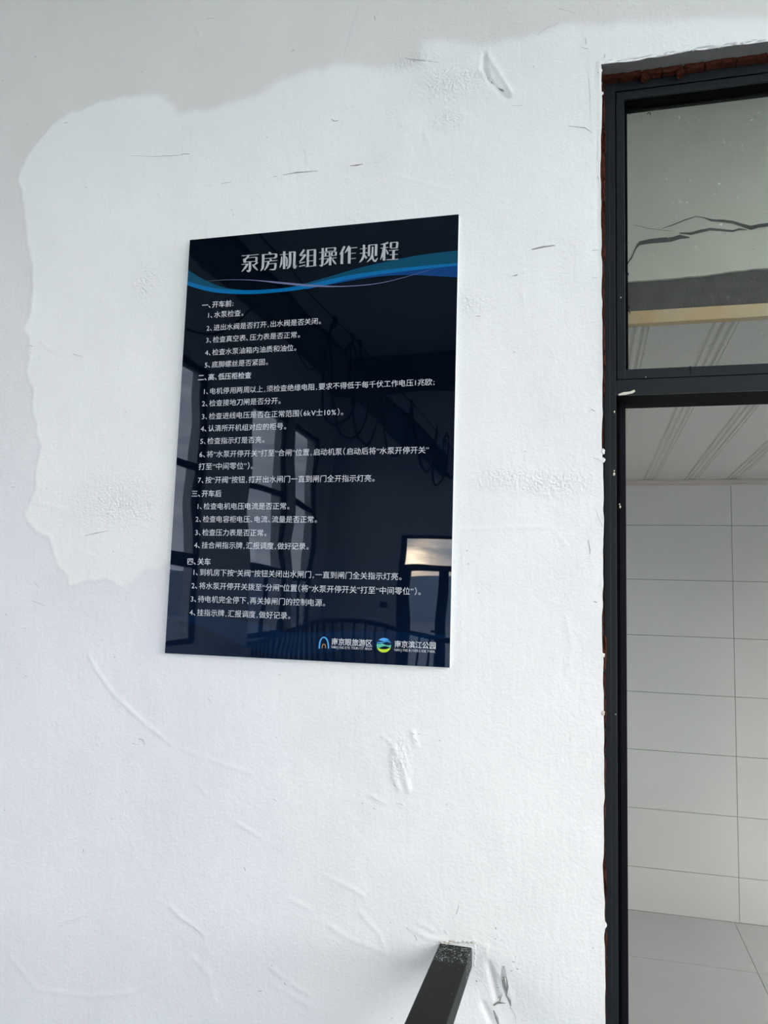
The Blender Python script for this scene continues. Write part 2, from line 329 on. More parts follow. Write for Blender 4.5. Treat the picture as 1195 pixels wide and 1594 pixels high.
def build_wall():
    x0, x1, z0, z1 = -2.2, OX0, 0.42, 3.86
    st = 0.005
    nx = int(round((1.62-x0)/st)); nz = int(round((z1-z0)/st))
    # columns run past the door so that the strip above it is fine too
    xs = np.concatenate([np.arange(x0, OX0-1e-6, st), np.array([OX0]), np.arange(OX0+st, 1.62, st)])
    zs = np.concatenate([np.arange(z0, OZ1-1e-6, st), np.array([OZ1]), np.arange(OZ1+st, z1, st)])
    X, Z = np.meshgrid(xs, zs, indexing='ij')
    X0, Z0 = X.copy(), Z.copy()
    jx = vnoise(X, Z, 38, 5)*0.004+vnoise(X, Z, 9, 6)*0.006
    jz = vnoise(X, Z, 38, 8)*0.005+vnoise(X, Z, 7, 9)*0.010
    wx = np.exp(-((X-OX0)/0.012)**2)*(Z < OZ1+0.002); wz = np.exp(-((Z-OZ1)/0.012)**2)*(X > OX0-0.002)
    Z = Z+jz*wz; X = X+jx*wx + wx*0.004*(EYE+1.0-Z0)/2.0
    h = vnoise(X0, Z0, 2.2, 1)*0.006+vnoise(X0, Z0, 6, 2)*0.003+vnoise(X0, Z0, 17, 3)*0.0012+vnoise(X0*3, Z0, 40, 4)*0.0004
    poly = P(FRESH_EDGE)
    wob = vnoise(X0, Z0, 30, 12)*0.012; wob2 = vnoise(X0, Z0, 30, 13)*0.012
    fresh = inpoly(X0+wob, Z0+wob2, poly).astype(float)
    de = dseg(X0+wob, Z0+wob2, poly)
    sgn = np.where(fresh > 0.5, de, -de)
    left = 1/(1+np.exp((X0+1.2)/0.12)); soft = 0.004+0.008*(1-left)+0.22*np.clip((EYE+0.02-Z0)/0.25, 0, 1)*np.clip((X0+1.18)/0.2, 0, 1)
    fr = 1/(1+np.exp(-np.clip(sgn/soft*2, -30, 30)))
    h += fr*0.0010 + np.exp(-(sgn/0.006)**2)*0.0016*left*(0.6+1.2*np.abs(vnoise(X0, Z0, 25, 21)))
    old = 1/(1+np.exp(-(Z0-(EYE+0.75))/0.35))
    # stippled roller patches
    stp = np.full(X.shape, 0.18)
    for (px, py, rx, rz) in ((725, 470, 0.07, 0.035), (850, 750, 0.11, 0.035), (790, 745, 0.10, 0.03), (700, 130, 0.10, 0.05), (230, 440, 0.05, 0.06), (190, 780, 0.16, 0.08), (640, 95, 0.08, 0.03), (700, 185, 0.05, 0.03), (620, 1180, 0.03, 0.06)):
        cx, cz = W(px, py); stp = np.maximum(stp, np.exp(-(((X0-cx)/rx)**2+((Z0-cz)/rz)**2)))
    # raised trowel lines, dents and lumps
    for pts, hh, wd in RIDGES:
        d = dseg(X0, Z0, P(pts)); h += 1.4*hh*np.exp(-(d/wd)**2)*(0.7+0.9*vnoise(X0, Z0, 30, 31))
    Y = WALLY-h
    edge = np.minimum.reduce([(X0-x0)/0.05, (1.62-X0)/0.05, (Z0-z0)/0.05, (z1-Z0)/0.05]).clip(0, 1)
    Y = WALLY-(WALLY-Y)*edge
    nX, nZ = X.shape
    co = np.stack([X, Y, Z], -1).reshape(-1, 3)
    idx = np.arange(nX*nZ).reshape(nX, nZ)
    cxm = (X0[:-1, :-1]+X0[1:, 1:])/2; czm = (Z0[:-1, :-1]+Z0[1:, 1:])/2
    keep = ~((cxm > OX0) & (cxm < OX1) & (czm < OZ1))
    q = np.stack([idx[:-1, :-1], idx[1:, :-1], idx[1:, 1:], idx[:-1, 1:]], -1)[keep]
    used = np.zeros(nX*nZ, bool); used[q.ravel()] = True
    remap = np.cumsum(used)-1; q = remap[q]; co = co[used]
    attr = np.stack([fr, old, stp, np.ones_like(fr)], -1).reshape(-1, 4)[used]
    # coarse surround up to the hall corners
    extra = []; base = len(co)
    xr = [HX0, x0, float(xs[-1]), HX1]
    rects = [(HX0, x0, 0, HZ), (xs[-1], HX1, 0, HZ), (x0, xs[-1], float(zs[-1]), HZ), (x0, OX0, 0, z0), (OX1, xs[-1], 0, z0)]
    faces = []
    for (a, b, c, d) in rects:
        k = base+len(extra); extra += [(a, WALLY, c), (b, WALLY, c), (b, WALLY, d), (a, WALLY, d)]; faces.append((k, k+1, k+2, k+3))
    co = np.vstack([co, np.array(extra)]); attr = np.vstack([attr, np.tile([[0, 1, 0.2, 1]], (len(extra), 1))])
    me = bpy.data.meshes.new('wall_front'); nf = len(q)+len(faces)
    allf = np.vstack([q, np.array(faces)]).astype(np.int32)
    me.vertices.add(len(co)); me.vertices.foreach_set('co', co.ravel().astype(np.float32))
    me.loops.add(nf*4); me.loops.foreach_set('vertex_index', allf.ravel())
    me.polygons.add(nf); me.polygons.foreach_set('loop_start', np.arange(0, nf*4, 4, dtype=np.int32))
    me.polygons.foreach_set('use_smooth', np.ones(nf, bool))
    me.update(calc_edges=True); me.validate()
    a = me.attributes.new('coat', 'FLOAT_COLOR', 'POINT'); a.data.foreach_set('color', attr.ravel().astype(np.float32))
    o = link('wall_front', me, M['plaster']); tag(o, kind='structure')
    return o

RIDGES = [
 ([(138, 1018), (150, 1042), (172, 1075), (205, 1108), (235, 1134), (265, 1158)], 0.0030, 0.0035),
 ([(265, 1158), (300, 1173), (350, 1190), (392, 1204)], 0.0014, 0.004),
 ([(18, 1490), (60, 1540), (140, 1550), (200, 1545), (250, 1528), (300, 1490), (325, 1515), (335, 1560)], 0.0016, 0.006),
 ([(262, 1410), (285, 1432), (300, 1440), (320, 1458)], 0.0022, 0.004),
 ([(95, 1436), (120, 1430), (150, 1417), (180, 1411)], 0.0012, 0.004),
 ([(367, 1280), (385, 1291), (403, 1302)], 0.0022, 0.0035), ([(306, 1216), (320, 1236)], 0.0022, 0.003),
 ([(420, 1505), (450, 1530), (480, 1548)], 0.002, 0.005), ([(430, 1535), (480, 1565)], 0.002, 0.005),
 ([(450, 1400), (480, 1415)], 0.002, 0.004), ([(505, 1362), (550, 1384), (565, 1394)], 0.0024, 0.004),
 ([(510, 1440), (540, 1460), (600, 1485)], 0.0018, 0.006), ([(560, 1420), (590, 1455), (600, 1480)], 0.002, 0.005),
 ([(755, 85), (752, 105), (760, 125), (775, 142), (790, 150)], -0.006, 0.006), ([(758, 84), (772, 108), (785, 128), (795, 145)], 0.004, 0.005),
 ([(745, 112), (762, 130), (775, 145)], 0.003, 0.003),
 ([(613, 1165), (622, 1185), (630, 1205), (636, 1230)], 0.0035, 0.006), ([(611, 1180), (612, 1210), (620, 1228)], 0.003, 0.005),
 ([(595, 1145), (612, 1160), (620, 1172)], 0.0018, 0.003), ([(576, 1238), (590, 1248), (605, 1253), (615, 1252), (628, 1255)], 0.002, 0.003),
 ([(642, 1140), (648, 1160)], 0.003, 0.006), ([(628, 1178), (638, 1205)], 0.002, 0.004),
 ([(63, 530), (80, 545), (95, 552), (120, 552), (140, 560)], 0.002, 0.003), ([(60, 825), (80, 836)], 0.002, 0.003),
 ([(50, 780), (90, 790), (120, 800)], 0.0012, 0.003), ([(120, 855), (145, 865)], 0.0015, 0.004),
 ([(660, 205), (668, 225), (672, 245)], 0.0012, 0.004), ([(612, 272), (660, 285), (700, 295)], 0.0012, 0.003),
 ([(305, 40), (312, 55), (306, 75)], 0.0015, 0.005), ([(235, 65), (238, 80)], 0.0012, 0.004), ([(272, 145), (280, 165)], 0.0012, 0.004),
 ([(885, 1050), (890, 1000), (880, 960)], 0.001, 0.006), ([(813, 455), (815, 480)], 0.0015, 0.005),
 ([(880, 850), (872, 835), (855, 820), (700, 825)], 0.0012, 0.003),
 ([(760, 1500), (768, 1530), (772, 1550)], -0.005, 0.006), ([(752, 1562), (760, 1580), (766, 1594), (768, 1610)], -0.004, 0.006),
 ([(777, 1515), (790, 1535), (797, 1560)], 0.0025, 0.005),
 ([(640, 1445), (665, 1460), (690, 1463)], 0.003, 0.005), ([(650, 1436), (675, 1448)], 0.002, 0.003), ([(738, 1467), (752, 1472), (760, 1474)], 0.0025, 0.003),
 ([(735, 1475), (736, 1500)], 0.0025, 0.003), ([(755, 1463), (757, 1485)], 0.0018, 0.003),
 ([(930, 102), (1000, 90), (1100, 76), (1195, 62)], 0.0025, 0.004), ([(932, 105), (936, 300), (936, 600)], 0.0015, 0.004),
]
wall = build_wall()

# thin dark cracks and pits of the plaster: slivers standing in the surface
def sliver(pts, w, name='crack', material='mark', Y=WALLY, parent=None, z=0.0016, taper=True):
    pp = P(pts) if Y == WALLY else [W(x, y, Y) for x, y in pts]
    n = len(pp); top = []; bot = []
    for i, (x, zz) in enumerate(pp):
        a = Vector(pp[max(i-1, 0)]); b = Vector(pp[min(i+1, n-1)]); t = (b-a).normalized(); nn = Vector((-t.y, t.x))
        ww = w*(0.35 if taper and i in (0, n-1) else 1.0)*random.uniform(0.7, 1.25)/2
        top.append((x+nn.x*ww, 0, zz+nn.y*ww)); bot.append((x-nn.x*ww, 0, zz-nn.y*ww))
    mb = MB(); mb.strip(top, bot)
    ys = []
    for v in mb.v:
        if Y == WALLY: ys.append((v[0], surf_y(v[0], v[2])-z*0.5, v[2]))
        else: ys.append((v[0], Y-z, v[2]))
    mb.v = ys
    if material == 'mark' and w < 0.0016: material = 'faint'
    return mb.build(name, M[material], parent or wall)
random.seed(3)
from mathutils.bvhtree import BVHTree
_deps = bpy.context.evaluated_depsgraph_get()
_bvh = BVHTree.FromPolygons([v.co[:] for v in wall.data.vertices], [p.vertices[:] for p in wall.data.polygons])
def surf_y(x, z):
    h = _bvh.ray_cast(Vector((x, 1.5, z)), Vector((0, 1, 0)))
    return h[0].y if h[0] is not None else WALLY
CR = [  # (points, width m)
 ([(440, 273), (462, 269), (495, 266)], 0.0030), ([(544, 258), (555, 257), (565, 255)], 0.0038), ([(568, 254), (590, 252)], 0.0015),
 ([(315, 290), (333, 288)], 0.0015), ([(345, 286), (360, 284)], 0.0022), ([(204, 243), (240, 244), (280, 242), (296, 240)], 0.0014), ([(282, 240), (296, 240)], 0.0028),
 ([(425, 276), (431, 275)], 0.003), ([(516, 186), (520, 189), (527, 188)], 0.0032), ([(582, 24), (584, 31)], 0.0045), ([(454, 80), (458, 78)], 0.005),
 ([(321, 30), (335, 29)], 0.002), ([(100, 192), (106, 191)], 0.003), ([(104, 145), (107, 162)], 0.001), ([(54, 87), (57, 90)], 0.004),
 ([(628, 90), (650, 93), (683, 98)], 0.0016), ([(758, 118), (765, 128), (779, 140), (784, 143)], 0.0022), ([(748, 112), (756, 122)], 0.0016), ([(780, 139), (784, 142)], 0.006),
 ([(883, 197), (910, 200), (922, 208)], 0.0020), ([(796, 166), (813, 165)], 0.0016), ([(835, 57), (850, 45), (870, 37)], 0.0014), ([(868, 14), (895, 21)], 0.0018),
 ([(800, 39), (820, 38)], 0.001), ([(915, 110), (918, 150), (919, 190)], 0.0012), ([(535, 88), (545, 50), (558, 10)], 0.0009),
 ([(466, 216), (475, 240), (478, 258)], 0.001),
 ([(827, 389), (845, 385), (864, 382)], 0.0042), ([(840, 386), (862, 381)], 0.002), ([(796, 430), (806, 427)], 0.003), ([(741, 492), (748, 492)], 0.0040), ([(921, 390), (931, 389)], 0.003), ([(921, 432), (930, 432)], 0.002),
 ([(799, 547), (801, 549)], 0.003), ([(920, 637), (926, 640)], 0.003), ([(918, 711), (930, 715), (937, 719)], 0.0014), ([(915, 840), (918, 855), (918, 863)], 0.002), ([(924, 936), (929, 938)], 0.005),
 ([(745, 922), (746, 924)], 0.004), ([(924, 785), (933, 810), (937, 820)], 0.001),
 ([(184, 790), (190, 790)], 0.003), ([(192, 790), (206, 791)], 0.0014), ([(132, 834), (150, 830), (170, 826)], 0.0016), ([(17, 758), (24, 758)], 0.002), ([(8, 754), (27, 751)], 0.0009),
 ([(46, 538), (53, 540)], 0.003), ([(115, 552), (130, 556)], 0.002), ([(54, 907), (60, 914)], 0.0025), ([(50, 935), (70, 943)], 0.0018), ([(9, 955), (10, 958)], 0.004), ([(38, 977), (39, 979)], 0.004),
 ([(178, 1022), (180, 1024)], 0.004), ([(39, 1052), (42, 1053)], 0.003), ([(323, 1086), (329, 1094)], 0.0018), ([(215, 1150), (222, 1152), (225, 1160)], 0.0026), ([(206, 1157), (214, 1160)], 0.002),
 ([(191, 1223), (196, 1232), (199, 1239)], 0.0012), ([(129, 1322), (130, 1327)], 0.004), ([(380, 1350), (381, 1356)], 0.004), ([(425, 1243), (430, 1247)], 0.003), ([(263, 1411), (285, 1432), (303, 1445), (316, 1456)], 0.0012),
 ([(96, 1436), (120, 1430), (145, 1417)], 0.0009), ([(402, 1543), (408, 1542)], 0.004), ([(442, 1530), (444, 1533)], 0.004),
 ([(714, 1409), (710, 1423)], 0.0034), ([(645, 1455), (649, 1464)], 0.003), ([(632, 1444), (635, 1447)], 0.003), ([(690, 1447), (695, 1452)], 0.002),
 ([(771, 1443), (772, 1446)], 0.005), ([(770, 1460), (772, 1462)], 0.004), ([(780, 1462), (781, 1464)], 0.004), ([(797, 1496), (801, 1497)], 0.004), ([(804, 1507), (807, 1508)], 0.005), ([(802, 1488), (803, 1489)], 0.004), ([(795, 1510), (797, 1511)], 0.005), ([(774, 1536), (776, 1537)], 0.006),
 ([(783, 1512), (784, 1525), (789, 1545)], 0.006), ([(788, 1520), (790, 1535), (788, 1550)], 0.005), ([(767, 1564), (775, 1560), (787, 1561)], 0.0045), ([(768, 1565), (773, 1562)], 0.006), ([(787, 1548), (794, 1560), (795, 1566)], 0.003), ([(776, 1560), (781, 1548)], 0.003), ([(793, 1568), (795, 1569)], 0.004), ([(796, 1570), (802, 1580), (803, 1592)], 0.0012), ([(768, 1572), (772, 1585), (778, 1600)], 0.0035),
 ([(741, 1525), (742, 1528)], 0.006), ([(622, 1184), (626, 1190)], 0.002), ([(615, 1190), (619, 1195)], 0.0025), ([(612, 1221), (616, 1224)], 0.003), ([(641, 1141), (645, 1143)], 0.003), ([(651, 1142), (653, 1143)], 0.004), ([(645, 1150), (650, 1156)], 0.002),
 ([(577, 1239), (584, 1244), (600, 1252)], 0.0014), ([(616, 1250), (627, 1253)], 0.002), ([(580, 1258), (584, 1260)], 0.003), ([(694, 1252), (696, 1253)], 0.004), ([(683, 1152), (686, 1153)], 0.003), ([(711, 1208), (712, 1218)], 0.0012),
 ([(941, 86), (940, 92)], 0.004), ([(911, 60), (912, 70)], 0.003), ([(936, 128), (937, 132)], 0.005), ([(915, 212), (922, 222)], 0.0012), ([(905, 75), (915, 78)], 0.002), ([(935, 308), (936, 314)], 0.004), ([(929, 275), (932, 280)], 0.003),
]
for pts, w in CR: sliver(pts, w)
for pts, w in (([(784, 1503), (784, 1518), (787, 1535), (788, 1548)], 0.013), ([(768, 1572), (773, 1584), (778, 1600)], 0.010), ([(781, 1546), (776, 1556), (770, 1563)], 0.008), ([(788, 1548), (793, 1556), (795, 1564)], 0.007), ([(828, 388), (845, 384), (858, 383)], 0.006), ([(800, 430), (805, 428)], 0.007)):
    sliver(pts, w, 'filler_smear', 'smear', z=0.0009)

# rough edge plaster beads round the opening
for k in range(26):
    t = k/25; px = 934+t*250+random.uniform(-4, 4); py = 101-t*36+random.uniform(-3, 0.5)
    if px > 1190: continue
    x, z = W(px, py); mb = MB(); l = random.uniform(0.006, 0.02)
    mb.tube([(x-l, WALLY-0.001, z), (x-l*0.3, WALLY-0.004, z+0.001), (x+l*0.5, WALLY-0.004, z+0.002), (x+l, WALLY-0.001, z+0.003)], [0.001, 0.0025, 0.0022, 0.001], 6)
    mb.build('plaster_crumb', M['lump'], wall, smooth=True)
# chips hanging on the left edge
for (px, py, r) in ((938, 703, 0.006), (939, 716, 0.005), (938, 1110, 0.006), (934, 110, 0.006), (937, 145, 0.004), (939, 1020, 0.004), (941, 1440, 0.005)):
    x, z = W(px, py); bm = bmesh.new(); bmesh.ops.create_icosphere(bm, subdivisions=2, radius=r)
    for v in bm.verts: v.co = Vector((v.co.x*random.uniform(0.6, 1.1)+x, v.co.y*0.6+WALLY+0.001, v.co.z*random.uniform(0.9, 1.6)+z))
    me = bpy.data.meshes.new('plaster_chip'); bm.to_mesh(me); bm.free(); link('plaster_chip', me, M['lump'] if py != 1110 else M['cream'], wall)

# plaster reveal (soffit and jamb)
def ragged(n, a, b): return [a+(b-a)*i/(n-1) for i in range(n)]
SOFB = 2.046
xs = ragged(90, OX0-0.004, OX1)
def lipz(x): a = np.array([x]); b = np.array([OZ1]); return OZ1+float(vnoise(a, b, 38, 8)[0]*0.005+vnoise(a, b, 7, 9)[0]*0.010)
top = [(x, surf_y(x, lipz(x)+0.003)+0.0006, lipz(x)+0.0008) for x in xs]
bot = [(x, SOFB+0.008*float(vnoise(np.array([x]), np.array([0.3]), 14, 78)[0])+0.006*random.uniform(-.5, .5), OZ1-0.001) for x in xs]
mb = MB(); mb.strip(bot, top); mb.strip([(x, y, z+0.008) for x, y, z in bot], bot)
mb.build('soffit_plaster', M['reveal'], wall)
# brick core of the wall behind the plaster skin
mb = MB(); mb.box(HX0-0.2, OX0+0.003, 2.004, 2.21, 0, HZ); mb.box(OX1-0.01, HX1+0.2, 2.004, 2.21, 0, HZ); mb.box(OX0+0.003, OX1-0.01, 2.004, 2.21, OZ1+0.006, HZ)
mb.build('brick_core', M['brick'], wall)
def lumpy_brick(x0, x1, y0, y1, z0, z1, seed):
    bm = bmesh.new(); bmesh.ops.create_cube(bm, size=1.0)
    bmesh.ops.subdivide_edges(bm, edges=list(bm.edges), cuts=3, use_grid_fill=True)
    r = random.Random(seed)
    for v in bm.verts:
        v.co = Vector(((x0+x1)/2+v.co.x*(x1-x0), (y0+y1)/2+v.co.y*(y1-y0), (z0+z1)/2+v.co.z*(z1-z0)))
        v.co += Vector((r.uniform(-1, 1), r.uniform(-1, 1), r.uniform(-1, 1)))*0.0026
    me = bpy.data.meshes.new('brick'); bm.to_mesh(me); bm.free(); return me
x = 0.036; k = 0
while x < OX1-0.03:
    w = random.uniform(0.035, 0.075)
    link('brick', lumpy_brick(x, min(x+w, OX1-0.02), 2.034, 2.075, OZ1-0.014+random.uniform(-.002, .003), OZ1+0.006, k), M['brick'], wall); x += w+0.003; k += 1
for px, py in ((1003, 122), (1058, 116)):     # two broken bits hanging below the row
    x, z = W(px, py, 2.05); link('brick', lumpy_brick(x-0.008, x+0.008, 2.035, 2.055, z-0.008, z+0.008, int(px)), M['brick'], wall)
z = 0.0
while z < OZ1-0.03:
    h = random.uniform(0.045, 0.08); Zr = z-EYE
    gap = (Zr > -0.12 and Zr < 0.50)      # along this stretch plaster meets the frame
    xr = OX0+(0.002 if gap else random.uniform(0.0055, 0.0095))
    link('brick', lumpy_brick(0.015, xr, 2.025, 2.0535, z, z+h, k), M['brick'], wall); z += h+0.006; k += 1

# ------------------------------------------------------------------ door with fixed transom light
FY = 2.058
door = empty('door_1', (0.75, FY, 0)); tag(door, 'charcoal steel door frame with dusty glass transom light above the opening', kind='structure')
DX0, DX1 = 0.0395, 1.43
z_top = EYE+1.412; zb1 = EYE+0.586; zb0 = EYE+0.5456
def fbox(name, x0, x1, y0, y1, z0, z1, m='frame', b=0.0012, parent=None): return MB().box(x0, x1, y0, y1, z0, z1).build(name, M[m], parent or door, bevel=b)
fbox('jamb', DX0, DX0+0.0305, FY, FY+0.07, 0, z_top); fbox('jamb', DX1-0.020, DX1, FY, FY+0.07, 0, z_top)
fbox('jamb_lip', DX0+0.0005, DX0+0.0160, FY-0.0035, FY+0.001, 0, z_top-0.001, b=0.0008)
fbox('head', DX0+0.0306, DX1-0.0201, FY, FY+0.04, EYE+1.386, z_top)
fbox('transom_bar', DX0+0.0306, DX1-0.0201, FY, FY+0.010, zb0, zb1)
MB().box(DX0+0.0306, DX1-0.0201, FY+0.0102, FY+0.070, zb0, zb1-0.0005).build('transom_shade_core', M['black'], door)  # near-black so the underside of the transom bar reads as unlit
# sash of the fixed light, a hair behind the frame with a dark joint round it
sx0, sx1, sz0, sz1 = DX0+0.0330, DX1-0.0225, zb1+0.0022, EYE+1.383
fbox('sash_stile', sx0, sx0+0.0215, FY+0.002, FY+0.05, sz0, sz1); fbox('sash_stile', sx1-0.0215, sx1, FY+0.002, FY+0.05, sz0, sz1)
fbox('sash_rail', sx0+0.0216, sx1-0.0216, FY+0.002, FY+0.010, sz1-0.0215, sz1); MB().box(sx0+0.0216, sx1-0.0216, FY+0.0102, FY+0.050, sz1-0.0215, sz1).build('sash_shade_core', M['black'], door); fbox('sash_rail', sx0+0.0216, sx1-0.0216, FY+0.002, FY+0.05, sz0, sz0+0.0255)  # black core paints the shade under the upper sash rail
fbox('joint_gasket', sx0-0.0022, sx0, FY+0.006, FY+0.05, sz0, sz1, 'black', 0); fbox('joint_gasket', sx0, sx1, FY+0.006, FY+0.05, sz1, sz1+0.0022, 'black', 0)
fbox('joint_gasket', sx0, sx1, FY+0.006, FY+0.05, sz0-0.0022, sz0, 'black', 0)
gx0, gx1, gz0, gz1 = sx0+0.0215, sx1-0.0215, sz0+0.0255, sz1-0.0215
fbox('glazing_shade_bead', gx0, gx0+0.0085, FY+0.038, FY+0.07, gz0, gz1, 'black', 0); fbox('glazing_shade_bead', gx0, gx1, FY+0.045, FY+0.07, gz1-0.0006, gz1, 'black', 0)  # near-black beads stand in for shade in the glass recess
fbox('glazing_shade_bead', gx0, gx1, FY+0.045, FY+0.07, gz0, gz0+0.0015, 'black', 0)
MB().box(gx0, gx1, FY+0.055, FY+0.059, gz0, gz1).build('pane', M['transom_glass'], door)
# deep dark rear frame (stop) of the doorway
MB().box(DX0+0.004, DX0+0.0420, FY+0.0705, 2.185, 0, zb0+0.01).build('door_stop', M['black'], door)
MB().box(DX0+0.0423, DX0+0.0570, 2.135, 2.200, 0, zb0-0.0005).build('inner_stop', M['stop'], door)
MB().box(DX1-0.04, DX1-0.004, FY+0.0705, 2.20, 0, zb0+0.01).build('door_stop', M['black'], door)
MB().box(DX0+0.0421, DX1-0.041, FY+0.0705, 2.203, zb0, zb0+0.03).build('head_stop', M['black'], door)  # near-black to paint the unlit underside over the doorway
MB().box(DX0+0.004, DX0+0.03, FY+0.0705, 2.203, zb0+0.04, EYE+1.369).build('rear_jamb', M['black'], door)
# seam in the lower sash rail
sliver([(1074, 572), (1074.5, 583)], 0.0016, 'rail_seam', 'black', FY+0.002, door, 0.0008, False)
# bits of dried foam and splashes of wall paint on the frame
fo = [(962, 613.5), (970, 610.5), (980, 609.5), (987, 606.5), (988.5, 609), (984, 612), (975, 614), (963, 615.5)]
mb = MB(); a = [(*W(x, y, FY-0.004),) for x, y in fo]
mb.poly([(p[0], FY-0.004, p[1]) for p in a]); mb.v += [(v[0], FY+0.0005, v[2]) for v in list(mb.v)]; n = len(fo)
for i in range(n): mb.f.append((i, (i+1) % n, n+(i+1) % n, n+i))
tag(mb.build('dried_foam', M['foam'], door), 'cream sliver of dried foam')
for px, py, r in ((956, 641, .0022), (955.5, 738, .003), (955.8, 733, .0018), (964, 785, .0018), (965, 789, .0025), (958, 1112, .0012), (1005, 587, .0012), (966, 463, .0014)):
    x, z = W(px, py, FY-0.001); bm = bmesh.new(); bmesh.ops.create_icosphere(bm, subdivisions=1, radius=r)
    for v in bm.verts: v.co = Vector((v.co.x+x, v.co.y*0.5+FY-0.0005, v.co.z*1.6+z))
    me = bpy.data.meshes.new('paint_splash'); bm.to_mesh(me); bm.free(); link('paint_splash', me, M['foam'], door)
# dark scraps of sealant along the glass edge
for px, py in ((977, 478), (978, 486), (976, 426), (978, 177), (1010, 177), (1074, 572), (1039, 167), (1115, 571)):
    x, z = W(px, py, FY+0.053); mb = MB()
    mb.tube([(x-0.005, FY+0.054, z), (x, FY+0.050, z+0.002), (x+0.004, FY+0.052, z-0.001), (x+0.002, FY+0.054, z-0.004)], 0.0012, 5); mb.build('sealant_scrap', M['black'], door)

# ------------------------------------------------------------------ the room behind the door
BY = 5.02; CZ = EYE+0.787; RX0, RX1 = -1.182, 2.838
iw = MB().box(RX0-0.2, RX1+0.2, BY+0.011, BY+0.2, -0.05, HZ).build('wall_back', M['grout']); tag(iw, kind='structure')
rowz = [0, 0.244, 0.576, 0.912, 1.249, 1.585, 1.919, 2.250, CZ-0.03]
tj = 0.0026
for c in range(6):
    x0 = RX0+c*0.67
    for r in range(8):
        dy = random.uniform(-0.0006, 0.0006)
        o = MB().box(x0+tj/2, x0+0.67-tj/2, BY+dy, BY+0.0112, rowz[r]+tj/2, rowz[r+1]-tj/2).build('tile', M['tile'], iw)
# bare concrete band and pale plaster above the suspended ceiling
n = 140; xs = [RX0+(RX1-RX0)*i/(n-1) for i in range(n)]
zz = [EYE+5.02*0.4085+0.02*float(vnoise(np.array([x]), np.array([2.0]), 3, 41)[0])+0.012*float(vnoise(np.array([x]), np.array([5.0]), 16, 42)[0])+0.03*x for x in xs]
mb = MB(); mb.strip([(x, BY-0.02, HZ) for x in xs], [(x, BY-0.02, z) for x, z in zip(xs, zz)]); mb.strip([(x, BY-0.02, z) for x, z in zip(xs, zz)], [(x, BY+0.012, z-0.003) for x, z in zip(xs, zz)])
mb.build('upper_plaster', M['upper'], iw)
MB().box(RX0, RX1, BY-0.001, BY+0.0112, CZ, EYE+2.3).build('concrete_band', M['ledge'], iw)
def wc(pts, ws, nm='crack'):
    pp = [W(x, y, BY-0.02) for x, y in pts]; top = []; bot = []
    for i, (x, z) in enumerate(pp):
        w = ws[i]/2; top.append((x, BY-0.0225, z+w)); bot.append((x, BY-0.0225, z-w))
    MB().strip(top, bot).build(nm, M['crack'], iw)
wc([(976, 411), (984, 399), (990, 385), (995, 379), (1010, 376), (1030, 374), (1045, 373), (1058, 369), (1073, 370)], [.014, .018, .02, .026, .03, .034, .030, .028, .006])
wc([(1057, 363), (1075, 364), (1090, 360), (1105, 357), (1120, 358), (1140, 360), (1150, 357), (1162, 358)], [.006, .018, .020, .016, .014, .012, .012, .004])
wc([(1095, 339), (1107, 343), (1125, 344), (1140, 346), (1155, 351), (1168, 355), (1180, 352), (1195, 350), (1215, 349), (1240, 352)], [.006, .014, .016, .018, .022, .028, .024, .024, .024, .02])
wc([(1030, 356), (1048, 350), (1065, 343), (1083, 337), (1095, 339)], [.003, .007, .007, .006, .006])
wc([(985, 350), (1010, 356), (1045, 360)], [.002, .003, .002])
# PVC suspended ceiling: panels with three grooves, laid away from the viewer
ceil = MB().box(RX0, RX1, 2.235, BY, CZ+0.012, CZ+0.03).build('ceiling_tiled_room', M['pvc']); tag(ceil, kind='structure')
PWD = 0.2335
def pvc_panel(x0):
    prof = [(0.0, 0.003), (0.002, 0.0)]; fw = PWD-0.072
    prof += [(fw, 0.0)]
    for i in range(3):
        a = fw+i*0.024; prof += [(a+0.004, 0.006), (a+0.009, 0.006), (a+0.014, 0.0), (a+0.022, 0.0)]
    prof += [(PWD-0.0015, 0.0), (PWD, 0.004)]
    mb = MB(); mb.strip([(x0+x, 2.235, CZ+h) for x, h in prof], [(x0+x, BY, CZ+h) for x, h in prof]); return mb
x = 0.835-8*PWD
xa = 0.865-PWD*9
while xa < RX1-PWD:
    pvc_panel(xa).build('ceiling_panel', M['pvc'], ceil); xa += PWD
MB().box(RX0, RX1, BY-0.028, BY+0.001, CZ-0.022, CZ+0.002).build('cornice', M['cornice'], ceil, bevel=0.006)
MB().box(RX0, RX1, BY-0.012, BY+0.001, CZ-0.034, CZ-0.0221).build('cornice_lip', M['cornice'], ceil, bevel=0.002)
bt = MB().box(RX0, RX1, 2.205, 2.2349, CZ-0.001, CZ+0.036).build('trim_batten', M['batten'], bevel=0.002); tag(bt, kind='structure')
# floor of the tiled room
fl = MB().box(RX0-0.2, RX1+0.2, 2.0, BY+0.2, -0.12, -0.008).build('floor_tiled_room', M['grout']); tag(fl, kind='structure')
FX = [-1.182, -0.8, 0.0, 0.80, 1.60, 2.40, 2.838]; FYJ = [2.0, 2.78, 3.58, 4.38, BY]
for i in range(len(FX)-1):
    for j in range(len(FYJ)-1):
        MB().box(FX[i]+0.0012, FX[i+1]-0.0012, FYJ[j]+0.0012, FYJ[j+1]-0.0012, -0.009, random.uniform(-0.0006, 0)).build('floor_tile', M['ftile'], fl)

